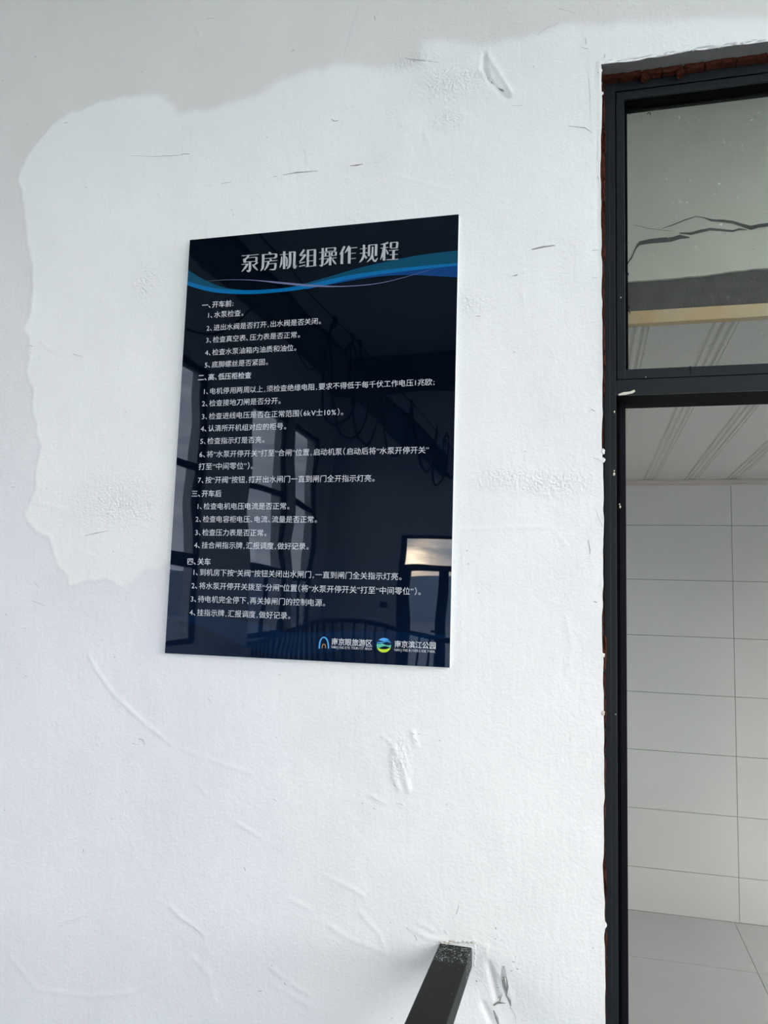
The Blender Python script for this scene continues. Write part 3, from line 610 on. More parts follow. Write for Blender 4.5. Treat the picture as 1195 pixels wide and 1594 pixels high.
def pierced(axis, a0, a1, z0, z1, pos0, pos1, holes, name, material):
    """wall slab normal to axis ('x' or 'y'), running a0..a1, with rectangular holes (h0,h1,z0,z1)"""
    mb = MB(); hs = sorted(holes); cur = a0
    def bx(p, q, c, d):
        if q-p < 1e-4 or d-c < 1e-4: return
        if axis == 'x': mb.box(pos0, pos1, p, q, c, d)
        else: mb.box(p, q, pos0, pos1, c, d)
    for (h0, h1, c, d) in hs:
        bx(cur, h0, z0, z1); bx(h0, h1, z0, c); bx(h0, h1, d, z1); cur = h1
    bx(cur, a1, z0, z1)
    return tag(mb.build(name, material), kind='structure')

WN = [0]
def window(axis, pos, a0, a1, z0, z1, bars, vert=None, wall_t=0.24, pnorm=(1, 0, 0), pname='window', glass='glass'):
    """window filling a0..a1 x z0..z1; bars = list of (z, thickness); vert = (a, thickness, ztop)"""
    WN[0] += 1
    mid = (a0+a1)/2; loc = (pos, mid, z0) if axis == 'x' else (mid, pos, z0)
    w = empty('%s_%d' % (pname, WN[0]), loc); tag(w, kind='structure')
    def bx(nm, p, q, c, d, t=0.03, m='winframe'):
        if axis == 'x': MB().box(pos-t, pos+t, p, q, c, d).build(nm, M[m], w)
        else: MB().box(p, q, pos-t, pos+t, c, d).build(nm, M[m], w)
    fw = 0.07
    bx('window_frame', a0, a0+fw, z0, z1); bx('window_frame', a1-fw, a1, z0, z1); bx('window_frame', a0+fw, a1-fw, z0, z0+fw); bx('window_frame', a0+fw, a1-fw, z1-fw, z1)
    edges = [z0+fw]
    for z, t in bars: bx('transom_bar', a0+fw, a1-fw, z-t/2, z+t/2, 0.028); edges += [z-t/2, z+t/2]
    edges.append(z1-fw)
    if vert: bx('mullion', vert[0]-vert[1]/2, vert[0]+vert[1]/2, z0+fw, vert[2], 0.026)
    for i in range(0, len(edges), 2): bx('pane', a0+fw, a1-fw, edges[i], edges[i+1], 0.003, glass)
    pl = (pos-pnorm[0]*0.05, mid, (z0+z1)/2) if axis == 'x' else (mid, pos-pnorm[1]*0.05, (z0+z1)/2)
    portal(pl, pnorm, a1-a0, z1-z0)
    return w
# hall side walls: tall paired windows on the left, unseen added glazing on the right
LW = [(4.6, 5.9), (7.25-0.0, 8.95), (10.35, 11.72), (12.05, 13.25)]
SILL, HEAD = EYE-0.57, EYE+2.88
holesL = [(RY(b), RY(a), SILL, HEAD) for a, b in LW]
pierced('x', HYB-0.3, WALLY+0.01, 0, HZ, HX0-0.26, HX0, holesL, 'wall_left', M['hall'])
for a, b in LW:
    c = RY((a+b)/2)
    window('x', HX0-0.06, RY(b), RY(a), SILL, HEAD, [(EYE+0.41, 0.16), (EYE+1.61, 0.07)], (c, 0.06, EYE+0.33), pnorm=(1, 0, 0), glass='tinted')
RW = [(2.35, 4.35), (4.6, 6.6), (6.85, 8.85), (9.1, 11.1)]  # unseen windows, sized and placed for the light from the right
RSILL, RHEAD = 1.05, EYE+3.0
holesR = [(RY(b), RY(a), RSILL, RHEAD) for a, b in RW]
pierced('x', HYB-0.3, WALLY+0.01, 0, HZ, HX1, HX1+0.26, holesR, 'wall_right', M['hall'])
for a, b in RW:
    window('x', HX1+0.06, RY(b), RY(a), RSILL, RHEAD, [(EYE+0.41, 0.08), (EYE+1.8, 0.06)], (RY((a+b)/2), 0.06, RHEAD-0.07), pnorm=(-1, 0, 0))
# far wall with a twin of the photographed door
FDX0, FDX1 = -3.36, -1.9; FDZ = EYE+1.25
pierced('y', HX0-0.26, HX1+0.26, 0, HZ, HYB-0.26, HYB, [(FDX0, FDX1, 0.02, FDZ)], 'wall_far', M['hall'])
fd = empty('door_2', ((FDX0+FDX1)/2, HYB-0.05, 0)); tag(fd, kind='structure')
def db(nm, x0, x1, z0, z1, t=0.03, m='winframe'): MB().box(x0, x1, HYB-0.05-t, HYB-0.05+t, z0, z1).build(nm, M[m], fd)
db('jamb', FDX0, FDX0+0.10, 0.02, FDZ); db('jamb', FDX1-0.1, FDX1, 0.02, FDZ); db('head', FDX0+0.1, FDX1-0.1, EYE+1.19, FDZ)
db('transom_bar', FDX0+0.1, FDX1-0.1, EYE+0.55, EYE+0.67); db('mullion', -2.66, -2.47, 0.02, EYE+0.55); db('leaf_frame', FDX0+0.1, FDX0+0.22, 0.02, EYE+0.55)
db('bottom_rail', FDX0+0.22, FDX1-0.1, 0.02, 0.12); db('lock', -2.74, -2.66, EYE-0.60, EYE-0.56, 0.04)
db('pane', FDX0+0.1, FDX1-0.1, EYE+0.67, EYE+1.19, 0.003, 'glass'); db('pane', FDX0+0.22, -2.66, 0.12, EYE+0.55, 0.003, 'glass'); db('pane', -2.47, FDX1-0.1, 0.12, EYE+0.55, 0.003, 'glass')
portal(((FDX0+FDX1)/2, HYB-0.02, FDZ/2), (0, 1, 0), FDX1-FDX0, FDZ)
# floor, ceiling, cross beam of the hall
tag(MB().box(HX0-0.26, HX1+0.26, HYB-0.3, WALLY+0.01, -0.12, 0.0).build('floor', M['floor']), kind='structure')
tag(MB().box(HX0-0.26, HX1+0.26, HYB-0.3, BY+0.2, HZ, HZ+0.2).build('ceiling', M['hallceil']), kind='structure')
tag(MB().box(HX0, HX1, HYB+0.001, HYB+0.45, EYE+3.86, HZ-0.001).build('trim_cross_beam', M['beam'], bevel=0.01), kind='structure')
# side and front walls of the tiled room
pierced('x', 2.30, BY+0.01, 0, HZ, RX0-0.2, RX0, [], 'wall_tiled_room_left', M['hall'])
mbx = MB()
for (p, q, c, d) in ((2.30, 2.55, 0, HZ), (4.85, BY+0.01, 0, HZ), (2.55, 4.85, 0, 0.2), (2.55, 4.85, 2.0, EYE+1.6), (2.55, 4.85, EYE+3.2, HZ)): mbx.box(RX1, RX1+0.2, p, q, c, d)
tag(mbx.build('wall_tiled_room_right', M['hall']), kind='structure')
window('x', RX1+0.05, 2.55, 4.85, 0.2, 2.0, [], pnorm=(-1, 0, 0)); window('x', RX1+0.05, 2.55, 4.85, EYE+1.6, EYE+3.2, [], pnorm=(-1, 0, 0))  # unseen windows shaped for the light; the upper one added to brighten the void
# ground outside and a pale building beyond the far door
tag(MB().box(-60, 60, -90, 40, -0.5, -0.13).build('ground_outside', M['outside']), kind='structure')
tag(MB().box(-40, 25, -72, -62, -0.13, EYE+0.034*64).build('building_outside', M['haze']), kind='structure')

# ------------------------------------------------------------------ crane girder, festoon wire and hanging cables (seen mirrored in the sign)
GX = -2.52
gd = empty('crane_girder', (GX, RY(8), EYE+2.6)); tag(gd, 'dark steel crane girder running the length of the hall, mirrored in the sign', 'girder')
MB().box(GX-0.06, GX-0.04, HYB, WALLY, EYE+2.34, EYE+2.62).build('web', M['beam'], gd)
MB().box(GX-0.14, GX, HYB, WALLY, EYE+2.62, EYE+2.64).build('flange', M['beam'], gd); MB().box(GX-0.14, GX, HYB, WALLY, EYE+2.32, EYE+2.34).build('flange', M['beam'], gd)
WX = -2.30
wr = empty('festoon_wire', (WX, RY(8), EYE+2.62)); tag(wr, 'thin taut wire beside the crane girder carrying cable hooks, mirrored in the sign', 'wire')
def Q(x, y, X=WX):     # point seen in the sign at (x, y), lying in the hall plane x = X
    r = ray(x, y); yv = X/r[0]; return Vector((X, RY(yv), EYE+r[2]*yv))
wz = EYE+2.62
MB().tube([(WX, WALLY, wz), (WX, HYB, wz)], 0.008, 6).build('wire', M['cable'], wr)
hooks = []
for px in (519, 545, 556, 640, 674, 690):
    p = Q(px, 600); y = p.y; hooks.append(y)
    MB().tube([(WX, y, wz+0.03), (WX+0.01, y, wz-0.03), (WX, y, wz-0.09)], 0.022, 6).build('hook', M['cable'], wr)
LOOPS = [
 [(519, 505), (513, 530), (509, 560), (507, 590), (505, 630), (509, 652), (518, 660), (530, 655), (543, 640), (547, 600), (553, 555), (546, 541), (538, 550)],
 [(514, 530), (520, 570), (520, 620), (525, 668), (542, 682), (556, 676), (566, 655), (568, 610), (566, 565), (558, 552)],
 [(545, 545), (543, 600), (544, 640), (552, 675), (565, 690), (573, 692), (584, 675), (592, 655), (593, 620)],
 [(597, 632), (601, 660), (605, 690), (612, 706), (620, 708), (630, 698), (636, 670), (640, 632)],
 [(641, 640), (642, 680), (648, 715), (655, 730), (661, 733), (667, 720), (672, 690), (675, 660)],
 [(675, 665), (668, 690), (667, 725), (669, 745), (674, 753), (682, 745), (690, 725), (694, 690), (693, 676), (690, 672)],
 [(690, 676), (685, 690), (686, 720), (690, 738), (696, 743), (702, 730), (704, 700)],
]
def smooth(pts, n=4):
    out = []
    for i in range(len(pts)-1):
        p0 = pts[max(i-1, 0)]; p1 = pts[i]; p2 = pts[i+1]; p3 = pts[min(i+2, len(pts)-1)]
        for k in range(n):
            t = k/n; out.append(0.5*((2*p1)+(p2-p0)*t+(2*p0-5*p1+4*p2-p3)*t*t+(3*p1-p0-3*p2+p3)*t**3))
    out.append(pts[-1]); return out
labels = ['nearest double loop of black cable hanging from the festoon wire', 'second black cable loop, hanging lowest left on the festoon wire', 'third black cable loop from the festoon wire, deep and narrow',
 'black cable loop against the girder, fourth along the wire', 'fifth black cable loop near the right edge of the sign', 'sixth black cable loop, the longest at the far end of the wire', 'last black cable loop at the far end of the festoon wire']
for i, (l, lb) in enumerate(zip(LOOPS, labels)):
    X = WX+(0.035, 0.07, 0.105)[i % 3]
    o = MB().tube(smooth([Q(x, y, X) for x, y in l]), 0.014, 6).build('hanging_cable', M['cable'], smooth=True); tag(o, lb+'', 'cable', 'festoon cables of the crane')
o = MB().tube(smooth([Q(x, y, -2.9) for x, y in [(292, 513), (310, 519), (333, 521), (355, 512), (378, 495), (395, 478), (412, 466), (440, 440)]]), 0.010, 6).build('hanging_cable', M['cable'], smooth=True)
tag(o, "long slack black cable swinging left of the girder in the sign reflection", 'cable')
o = MB().tube(smooth([Q(x, y, -2.35) for x, y in [(452, 462), (458, 500), (463, 540), (470, 560), (480, 573), (490, 574), (495, 566), (485, 550)]]), 0.009, 6).build('hanging_cable', M['cable'], smooth=True)
tag(o, 'short black cable hook in front of the girder, mirrored in the sign', 'cable')

# ------------------------------------------------------------------ balustrade at the far end of the hall
bl = empty('balustrade', (-3.2, RY(12.9), 0)); tag(bl, 'black steel balustrade with upright bars, mirrored at the foot of the sign', 'railing')
pts = []
for px, py, yv in ((383, 1003, 9.5), (430, 990, 10.8), (480, 976, 12.0), (530, 967, 13.0), (572, 971, 13.2), (620, 984, 13.2), (662, 995, 13.1), (705, 1002, 13.0), (800, 1005, 12.8)):
    r = ray(px, py); pts.append(Vector((r[0]*yv, RY(yv), EYE+r[2]*yv)))
sp = smooth(pts, 10)
MB().tube(sp, 0.036, 8).build('top_rail', M['cable'], bl, smooth=True)
MB().tube([p-Vector((0, 0, 1.0)) for p in sp], 0.02, 6).build('bottom_rail', M['cable'], bl, smooth=True)
acc = 0.0
for a, b in zip(sp[:-1], sp[1:]):
    L = (b-a).length; d = 0.0
    while acc+L-d >= 0.20:
        d += 0.20-acc; acc = 0.0; p = a.lerp(b, min(d/L, 1))
        MB().box(p.x-0.016, p.x+0.016, p.y-0.016, p.y+0.016, 0.0, p.z).build('baluster', M['cable'], bl)
    acc += L-d
sb = MB().box(W(594, 0, 1)[0]*14.0, W(604, 0, 1)[0]*14.0, HYB, HYB+0.05, EYE-0.17, EYE-0.05)
sb.v = [(v[0] if True else 0, v[1], v[2]) for v in sb.v]
sb = MB().box(-3.66, -3.52, HYB+0.0005, HYB+0.05, EYE-0.16, EYE-0.04).build('switch_box', M['beam'], bevel=0.008); tag(sb, 'small dark switch box left of the far door, mirrored in the sign', 'switch')

# ------------------------------------------------------------------ handrail in the foreground
xl, ztop = W(684, 1468); xr_, _ = W(735, 1470); _, zbt = W(737, 1503)
hr = empty('handrail', ((xl+xr_)/2, WALLY, ztop)); tag(hr, 'black square steel handrail end fixed into the white wall at the bottom', 'handrail')
mb = MB().box(xl, xr_, -0.9, WALLY+0.004, zbt-0.006, ztop); mb.build('rail_tube', M['rail'], hr, bevel=0.003)
for yy in (1.2-0.25, -0.7): MB().box(xl+0.012, xr_-0.012, yy-0.025, yy+0.025, 0, zbt-0.006).build('rail_post', M['rail'], hr, bevel=0.002)
# crumbling filler where the rail meets the wall
for i in range(26):
    px = 682+i*2.3; py = 1466.5+random.uniform(-2.5, 0.5)
    x, z = W(px, py); r = random.uniform(0.002, 0.0042); bm = bmesh.new(); bmesh.ops.create_icosphere(bm, subdivisions=1, radius=r)
    for v in bm.verts: v.co = Vector((v.co.x*1.7+x, v.co.y+WALLY-0.001, v.co.z*random.uniform(0.7, 1.1)+z))
    me = bpy.data.meshes.new('filler_crumb'); bm.to_mesh(me); bm.free(); link('filler_crumb', me, M['cream'] if i % 3 else M['lump'], wall)
for i in range(10):
    px = 739+random.uniform(-1, 1); py = 1470+i*3.6
    x, z = W(px, py); r = random.uniform(0.0018, 0.003); bm = bmesh.new(); bmesh.ops.create_icosphere(bm, subdivisions=1, radius=r)
    for v in bm.verts: v.co = Vector((v.co.x+x, v.co.y+WALLY-0.001, v.co.z*1.6+z))
    me = bpy.data.meshes.new('filler_crumb'); bm.to_mesh(me); bm.free(); link('filler_crumb', me, M['lump'], wall)

# ------------------------------------------------------------------ the sign
SX0 = (W(295, 373)[0]+W(257, 1017)[0])/2; SX1 = (W(716, 334)[0]+W(697, 1039)[0])/2
SZ1 = (W(295, 373)[1]+W(716, 334)[1])/2; SZ0 = (W(257, 1017)[1]+W(697, 1039)[1])/2
SX0 *= MIR/WALLY; SX1 *= MIR/WALLY; SZ1 = EYE+(SZ1-EYE)*MIR/WALLY; SZ0 = EYE+(SZ0-EYE)*MIR/WALLY
SFY = MIR
sign = empty('information_sign', ((SX0+SX1)/2, WALLY, SZ0)); tag(sign, 'glossy navy acrylic sign board with white Chinese operating rules on the white wall', 'sign')
MB().box(SX0, SX1, SFY+0.0025, 1.9935, SZ0, SZ1).build('backing_board', M['bright'], sign)
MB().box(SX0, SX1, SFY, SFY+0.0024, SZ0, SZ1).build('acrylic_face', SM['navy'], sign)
PY = SFY-0.0004
def S(x, y): r = ray(x, y); return (r[0]*PY, r[2]*PY+EYE)
def za(z, zoom=2.6556, ox=280, oy=320): return S(ox+z[0]/zoom, oy+z[1]/zoom)
def band(name, top, bot, m, lift, conv=za):
    def sm(l): return smooth([Vector((*p, 0)) for p in l], 5)
    a = sm(top); b = sm(bot)
    N = 60
    def res(l):
        xs = np.array([p.x for p in l]); ys = np.array([p.y for p in l]); t = np.linspace(xs[0], xs[-1], N); return list(zip(t, np.interp(t, xs, ys)))
    ta = [conv(p) for p in res(a)]; tb = [conv(p) for p in res(b)]
    for l in (ta, tb):
        for i, p in enumerate(l): l[i] = (min(max(p[0], SX0+0.0003), SX1-0.0003), p[1])
    y = PY-lift
    return MB().strip([(p[0], y, p[1]) for p in ta], [(p[0], y, p[1]) for p in tb]).build(name, SM[m], sign)
band('wave_band', [(30, 264), (100, 306), (170, 335), (240, 347), (330, 350), (420, 342), (500, 326), (600, 298), (750, 255), (900, 222), (1000, 203), (1150, 185)],
     [(30, 312), (100, 335), (170, 347), (280, 353), (400, 347), (500, 338), (600, 322), (700, 300), (850, 275), (1000, 262), (1150, 243)], 'teal', 0.0)['label'] = 'dark teal wave band'
band('wave_band', [(520, 345), (600, 322), (700, 300), (850, 276), (1000, 258), (1150, 243)], [(520, 347), (600, 330), (680, 316), (750, 303), (850, 291), (950, 287), (1050, 291), (1150, 297)], 'blue', 0.00005)['label'] = 'royal blue wave band'
band('wave_band', [(30, 312), (100, 333), (170, 345), (280, 350), (400, 344), (500, 332), (600, 310), (700, 288), (850, 266), (1000, 250), (1150, 238)],
     [(30, 330), (100, 350), (170, 362), (280, 366), (400, 359), (500, 347), (600, 329), (700, 305), (850, 281), (1000, 263), (1150, 248)], 'bright', 0.0001)['label'] = 'bright blue wave band'
band('wave_line', [(110, 312), (200, 306), (300, 307), (430, 317), (560, 328), (680, 332), (800, 323), (900, 303), (1050, 260)], [(110, 312.5), (200, 308), (300, 310), (430, 325), (560, 336), (680, 336), (800, 326), (900, 305), (1050, 260.5)], 'lilac', 0.00015)
def zc(z): return za(z, 2.5426, 250, 800)
band('lower_swoosh', [(24, 400), (150, 402), (280, 415), (400, 440), (520, 470), (700, 462), (900, 465), (1140, 480)], [(24, 410), (150, 440), (280, 500), (400, 545), (520, 560), (700, 545), (900, 520), (1140, 490)], 'deep', 0.0, zc)['label'] = 'faint deep blue swoosh'

# --- lettering: glyph outlines from Blender's own built-in font
LINES = [
 ('一、开车前:', (314.6, 475), (362.8, 472.5), 1), ('1、水泵检查。', (322.5, 490.2), (378.6, 487.5), 0), ('2、进出水阀是否打开,出水阀是否关闭。', (321.4, 509), (499, 501.5), 0),
 ('3、检查真空表、压力表是否正常。', (320.3, 528.2), (466.4, 522.2), 0), ('4、检查水泵油箱内油质和油位。', (319.2, 547.8), (460.7, 542.5), 0), ('5、底脚螺丝是否紧固。', (318.4, 567.4), (416.7, 564), 0),
 ('二、高、低压柜检查', (308.4, 587), (390.5, 585), 1), ('1、电机停用两周以上,须检查绝缘电阻,要求不得低于每千伏工作电压1兆欧;', (316, 607.6), (675.5, 596.4), 0),
 ('2、检查接地刀闸是否分开。', (314.4, 627.2), (436.4, 624.6), 0), ('3、检查进线电压是否在正常范围（6kV士10%）。', (313.7, 647.2), (533.6, 642.3), 0), ('4、认清所开机组对应的柜号。', (312.5, 666.8), (445, 664), 0),
 ('5、检查指示灯是否亮。', (311.4, 686.3), (411.2, 684.8), 0), ('6、将“水泵开停开关”打至“合闸”位置,启动机泵（启动后将“水泵开停开关”', (310.3, 706), (666.5, 701.8), 0),
 ('打至“中间零位”）。', (309.2, 725.5), (393.5, 725.9), 0), ('7、按“开阀”按钮,打开出水闸门一直到闸门全开指示灯亮。', (308, 746.2), (582.5, 745.5), 0),
 ('三、开车后', (298.2, 768.4), (344.2, 768.4), 1), ('1、检查电机电压电流是否正常。', (306, 787.6), (450, 788.4), 0), ('2、检查电容柜电压、电流、流量是否正常。', (304.3, 808), (492.9, 808.7), 0),
 ('3、检查压力表是否正常。', (303.5, 828.3), (414.4, 829.9), 0), ('4、挂合闸指示牌,汇报调度,做好记录。', (302.3, 848), (480, 851), 0), ('四、关车', (291.3, 874), (327.5, 874.3), 1),
 ('1、到机房下按“关阀”按钮关闭出水闸门,一直到闸门全关指示灯亮。', (299.6, 891.6), (624.4, 896.4), 0), ('2、将水泵开停开关拨至“分闸”位置（将“水泵开停开关”打至“中间零位”）。', (298, 911.7), (654.3, 920.3), 0),
 ('3、待电机完全停下,再关掉闸门的控制电源。', (296.4, 932.1), (505.6, 938.4), 0), ('4、挂指示牌,汇报调度,做好记录。', (295.2, 952.6), (451.4, 958.9), 0),
 ('南京眼旅游区', (516, 998.5), (579, 1001.5), 2), ('南京滨江公园', (614, 1002.5), (678, 1005), 2),
 ('NANJING EYE TOURIST AREA', (516, 1007), (578.5, 1010), 3), ('NANJING RIVERSIDE PARK', (614, 1011), (677, 1014.5), 3),
]
ADV = {'、': .55, ',': .45, '。': .60, ':': .35, ';': .35, '“': .42, '”': .42, '（': .50, '）': .50, '%': .80, 'k': .55, 'V': .62, ' ': .35, '1': .50}
def adv(c, st):
    if st == 3: return .62 if c != ' ' else .30
    if c in ADV: return ADV[c]
    if c.isdigit(): return .56
    return 1.0
chars = set()
for t, a, b, st in LINES:
    for c in t: chars.add((c, 1 if st in (1, 2) else 0))
GL = {}
tmp = []
for (c, bold) in sorted(chars):
    if c == ' ': continue
    cu = bpy.data.curves.new('glyph', 'FONT'); cu.body = c; cu.size = 1.0; cu.resolution_u = 2
    if bold: cu.offset = 0.010
    else: cu.offset = 0.0
    o = bpy.data.objects.new('glyph', cu); C.objects.link(o); tmp.append((c, bold, o, cu))
dg = bpy.context.evaluated_depsgraph_get()
for c, bold, o, cu in tmp:
    me = o.evaluated_get(dg).to_mesh(); v = np.array([x.co[:2] for x in me.vertices]) if len(me.vertices) else np.zeros((0, 2))
    f = [tuple(p.vertices) for p in me.polygons]; GL[(c, bold)] = (v, f); o.evaluated_get(dg).to_mesh_clear()
for c, bold, o, cu in tmp: bpy.data.objects.remove(o, do_unlink=True); bpy.data.curves.remove(cu)
EM = 0.0268*1.0
for t, a, b, st in LINES:
    xa_, z1_ = S(*a); xb_, z2_ = S(*b); zc_ = (z1_+z2_)/2
    tot = sum(adv(c, st) for c in t); last = t[-1]
    trim = (1-0.30)*0.0
    endtrim = {'。': .25, '”': .1, ';': .15, ':': .15}.get(last, .06)
    sx = (xb_-xa_)/(tot-endtrim-0.04)
    sz = sx if st in (1, 2) else (0.0093/0.74 if st == 3 else 0.0)
    if st == 0: sz = sx*0.985
    if st == 3: sz = 0.0092
    if st == 2: sz = sx*1.04
    mb = MB(); cur = -0.04
    for c in t:
        A = adv(c, st)
        if c != ' ':
            v, f = GL[(c, 1 if st in (1, 2) else 0)]
            if len(v):
                mn, mx = v[:, 0].min(), v[:, 0].max(); wdt = mx-mn
                if c in '、。': off = cur+0.03-mn+(0.05 if c == '。' else 0.0)
                elif A < 1: off = cur+(A-wdt)/2-mn
                elif st == 3: off = cur+(A-wdt)/2-mn
                else: off = cur+(1-wdt)/2-mn if wdt > .5 else cur+(1-wdt)/2-mn
                base = len(mb.v)
                for x, y in v: mb.v.append((xa_+(x+off)*sx*(0.92 if False else 1), PY-0.0002, zc_+(y-0.37)*sz))
                mb.f += [tuple(base+i for i in q) for q in f]
        cur += A
    nm = {0: 'text_line', 1: 'text_heading', 2: 'logo_name', 3: 'logo_caption'}[st]
    o = mb.build(nm, SM['white'], sign)

# --- title: heavy uprights, hairline crossbars, drawn stroke by stroke
def stroke_title():
    Lc = lambda x, y: S(365+x/8.852, 370+y/8.852)
    Rc = lambda x, y: S(495+x/8.852, 365+y/8.852)
    H = [  # (side, polyline, widths px in the crop)
     # beng
     ('L', [(97, 250), (215, 242), (333, 230)], 9), ('L', [(200, 240), (165, 285), (112, 310)], [26, 24, 4]), ('L', [(140, 290), (140, 345)], 36), ('L', [(160, 285), (250, 272), (300, 272), (308, 282)], [8, 8, 14, 28]),
     ('L', [(303, 275), (300, 325), (285, 330)], [30, 30, 8]), ('L', [(150, 335), (290, 326)], 9), ('L', [(212, 335), (210, 440), (190, 462), (165, 450)], [34, 34, 28, 6]), ('L', [(97, 370), (172, 364), (190, 362)], 9),
     ('L', [(180, 362), (150, 410), (100, 468)], [26, 30, 8]), ('L', [(318, 342), (290, 362), (255, 385)], [22, 20, 10]), ('L', [(245, 370), (275, 405), (318, 448)], [10, 30, 14]),
     # fang
     ('L', [(470, 205), (492, 215), (500, 235)], [24, 28, 20]), ('L', [(375, 235), (580, 222)], 10), ('L', [(395, 236), (392, 360), (385, 420), (358, 460)], [34, 34, 32, 8]), ('L', [(572, 222), (572, 262), (540, 285)], [32, 32, 12]), ('L', [(410, 290), (560, 278)], 9),
     ('L', [(485, 298), (510, 312)], 22), ('L', [(415, 330), (590, 314)], 9), ('L', [(468, 326), (455, 380), (412, 452)], [30, 32, 8]), ('L', [(470, 362), (575, 354)], 9), ('L', [(565, 352), (562, 400), (550, 435), (482, 440)], [30, 30, 26, 6]),
     # ji
     ('L', [(625, 236), (735, 228)], 9), ('L', [(685, 188), (683, 432)], 34), ('L', [(650, 260), (645, 350), (622, 415)], [14, 28, 6]), ('L', [(705, 260), (722, 300), (718, 395)], [10, 26, 22]),
     ('L', [(765, 205), (765, 340), (750, 400), (718, 430)], [34, 34, 30, 6]), ('L', [(750, 200), (838, 194)], 11), ('L', [(828, 196), (822, 390), (835, 410), (858, 380)], [34, 34, 30, 5]),
     # zu
     ('L', [(960, 165), (925, 215), (893, 245)], [26, 28, 6]), ('L', [(905, 248), (980, 236)], [16, 9]), ('L', [(978, 232), (935, 290), (893, 335)], [26, 28, 6]), ('L', [(895, 350), (975, 335)], [20, 6]), ('L', [(888, 398), (975, 378)], [12, 14]),
     ('L', [(1012, 168), (1008, 395)], 32), ('L', [(1000, 172), (1115, 164)], 11), ('L', [(1108, 165), (1104, 385)], 34), ('L', [(1020, 248), (1095, 242)], 9), ('L', [(1020, 322), (1095, 316)], 9), ('L', [(975, 402), (1130, 385)], 9),
     # cao
     ('R', [(15, 250), (95, 240)], 9), ('R', [(65, 188), (58, 400), (45, 430), (15, 425)], [32, 32, 24, 6]), ('R', [(15, 345), (90, 300)], [8, 12]), ('R', [(115, 190), (112, 232)], 26), ('R', [(100, 192), (240, 180)], 9), ('R', [(238, 180), (232, 222)], 28), ('R', [(105, 236), (235, 226)], 8),
     ('R', [(102, 255), (102, 300)], 26), ('R', [(95, 252), (165, 246)], 8), ('R', [(160, 250), (158, 296)], 24), ('R', [(95, 302), (165, 296)], 8), ('R', [(190, 248), (188, 294)], 24), ('R', [(180, 244), (252, 238)], 8), ('R', [(248, 240), (243, 290)], 26), ('R', [(182, 294), (250, 288)], 8),
     ('R', [(75, 338), (255, 322)], 9), ('R', [(168, 305), (165, 425)], 34), ('R', [(140, 340), (120, 385), (78, 420)], [22, 26, 6]), ('R', [(195, 335), (215, 370), (245, 408)], [8, 26, 20]),
     # zuo
     ('R', [(365, 162), (345, 205), (297, 278)], [30, 34, 6]), ('R', [(330, 235), (326, 408)], 36), ('R', [(430, 158), (410, 200), (368, 255)], [30, 32, 6]), ('R', [(400, 190), (540, 180)], 10), ('R', [(432, 190), (428, 402)], 38), ('R', [(445, 262), (522, 255)], 9), ('R', [(445, 335), (520, 328)], 9),
     # gui
     ('R', [(578, 200), (675, 190)], 9), ('R', [(575, 262), (685, 250)], 9), ('R', [(632, 142), (630, 280), (605, 345), (567, 388)], [32, 32, 30, 6]), ('R', [(640, 285), (668, 330)], [14, 30]), ('R', [(703, 148), (700, 300)], 30), ('R', [(692, 148), (815, 138)], 10), ('R', [(802, 140), (796, 295)], 34),
     ('R', [(752, 170), (748, 260), (730, 325), (672, 382)], [24, 26, 28, 6]), ('R', [(752, 290), (758, 345), (790, 365), (822, 320)], [20, 26, 26, 5]),
     # cheng
     ('R', [(965, 112), (920, 128), (862, 138)], [26, 18, 6]), ('R', [(860, 190), (965, 176)], 9), ('R', [(915, 130), (908, 360)], 34), ('R', [(895, 195), (885, 280), (857, 350)], [12, 28, 6]), ('R', [(935, 205), (955, 250), (960, 275)], [8, 24, 18]),
     ('R', [(1005, 112), (1000, 188)], 30), ('R', [(990, 114), (1095, 105)], 10), ('R', [(1092, 106), (1085, 175), (1065, 185)], [30, 30, 10]), ('R', [(1000, 192), (1070, 186)], 8), ('R', [(975, 222), (1105, 212)], 10), ('R', [(1040, 218), (1036, 345)], 34), ('R', [(985, 282), (1098, 272)], 9), ('R', [(940, 350), (1105, 340)], 10),
    ]
    mb = MB(); lift = 0
    for side, pl, w in H:
        cv = Lc if side == 'L' else Rc; n = len(pl); ws = w if isinstance(w, list) else [w]*n
        pts = [Vector((*p, 0)) for p in pl]
        if n > 2:
            sp_ = smooth(pts, 4); t = np.linspace(0, n-1, len(sp_)); wv = np.interp(t, range(n), ws)
        else: sp_ = pts; wv = ws
        top = []; bot = []
        for i, p in enumerate(sp_):
            a = sp_[max(i-1, 0)]; b = sp_[min(i+1, len(sp_)-1)]; d = (b-a).normalized(); nn = Vector((-d.y, d.x, 0))
            h = wv[i]/2; q1 = p+nn*h; q2 = p-nn*h
            u = cv(q1.x, q1.y); v = cv(q2.x, q2.y); y = PY-0.0003-lift*1e-6
            top.append((u[0], y, u[1])); bot.append((v[0], y, v[1]))
        lift += 1
        mb.strip(top, bot)
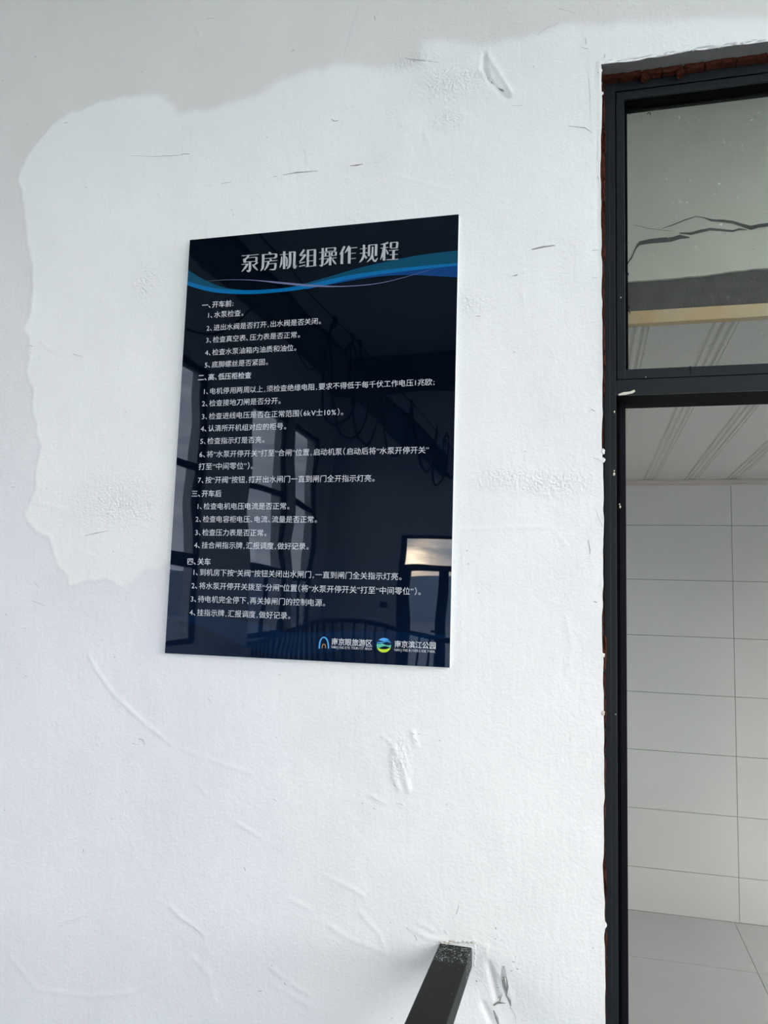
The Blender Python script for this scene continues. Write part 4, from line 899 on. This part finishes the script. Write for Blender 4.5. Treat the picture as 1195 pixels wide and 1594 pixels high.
    tag(mb.build('title_text', SM['title'], sign), 'large silver sign title')
stroke_title()

# --- the two emblems at the foot of the board
def arch(cx, y0, y1, hw, w, m, n=16):
    """arch outline in picture pixels: centre cx, springing y0, crown y1, half width hw"""
    outer = []; inner = []
    for i in range(n+1):
        a = math.pi*i/n; x = -math.cos(a); y = math.sin(a)
        px = cx+hw*x; py = y0-(y0-y1)*(y**0.8 if y > 0 else 0); qx = cx+(hw-w)*x; qy = y0-(y0-y1-w)*(y**0.8 if y > 0 else 0)
        outer.append(S(px, py)); inner.append(S(qx, qy))
    o = MB().strip([(p[0], PY-0.0003, p[1]) for p in outer], [(p[0], PY-0.0003, p[1]) for p in inner]).build('emblem_arch', SM[m], sign)
    return o
arch(504, 1009.5, 991, 8.2, 2.1, 'sky')['label'] = 'blue arch emblem'; arch(504, 1009, 1002, 3.1, 1.0, 'orange')['label'] = 'small orange arch'
def disc_band(cx, cy, r, f_top, f_bot, m, lab):
    top = []; bot = []
    for i in range(25):
        x = -1+2*i/24; c = math.sqrt(max(1-x*x, 0)); a = max(min(f_top(x), c), -c); b = max(min(f_bot(x), c), -c)
        a = max(a, b); top.append(S(cx+r*x, cy-r*a)); bot.append(S(cx+r*x, cy-r*b))
    MB().strip([(p[0], PY-0.0003, p[1]) for p in top], [(p[0], PY-0.0003, p[1]) for p in bot]).build('emblem_wave', SM[m], sign)['label'] = lab
RC = (597.3, 1004.3, 11.4)
disc_band(*RC, lambda x: 1.1, lambda x: 0.66-0.10*math.cos(x*3), 'sky', 'pale blue top of round emblem')
disc_band(*RC, lambda x: 0.52+0.08*math.sin(x*3), lambda x: 0.30+0.14*math.sin(x*3.0+0.3), 'logoblue', 'blue band of round emblem')
disc_band(*RC, lambda x: 0.14-0.16*math.sin(x*2.6), lambda x: -0.28+0.15*math.sin(x*2.8+1.2), 'green', 'green band of round emblem')
disc_band(*RC, lambda x: -0.45-0.12*math.cos(x*2.6), lambda x: -1.1, 'lime', 'lime base of round emblem')
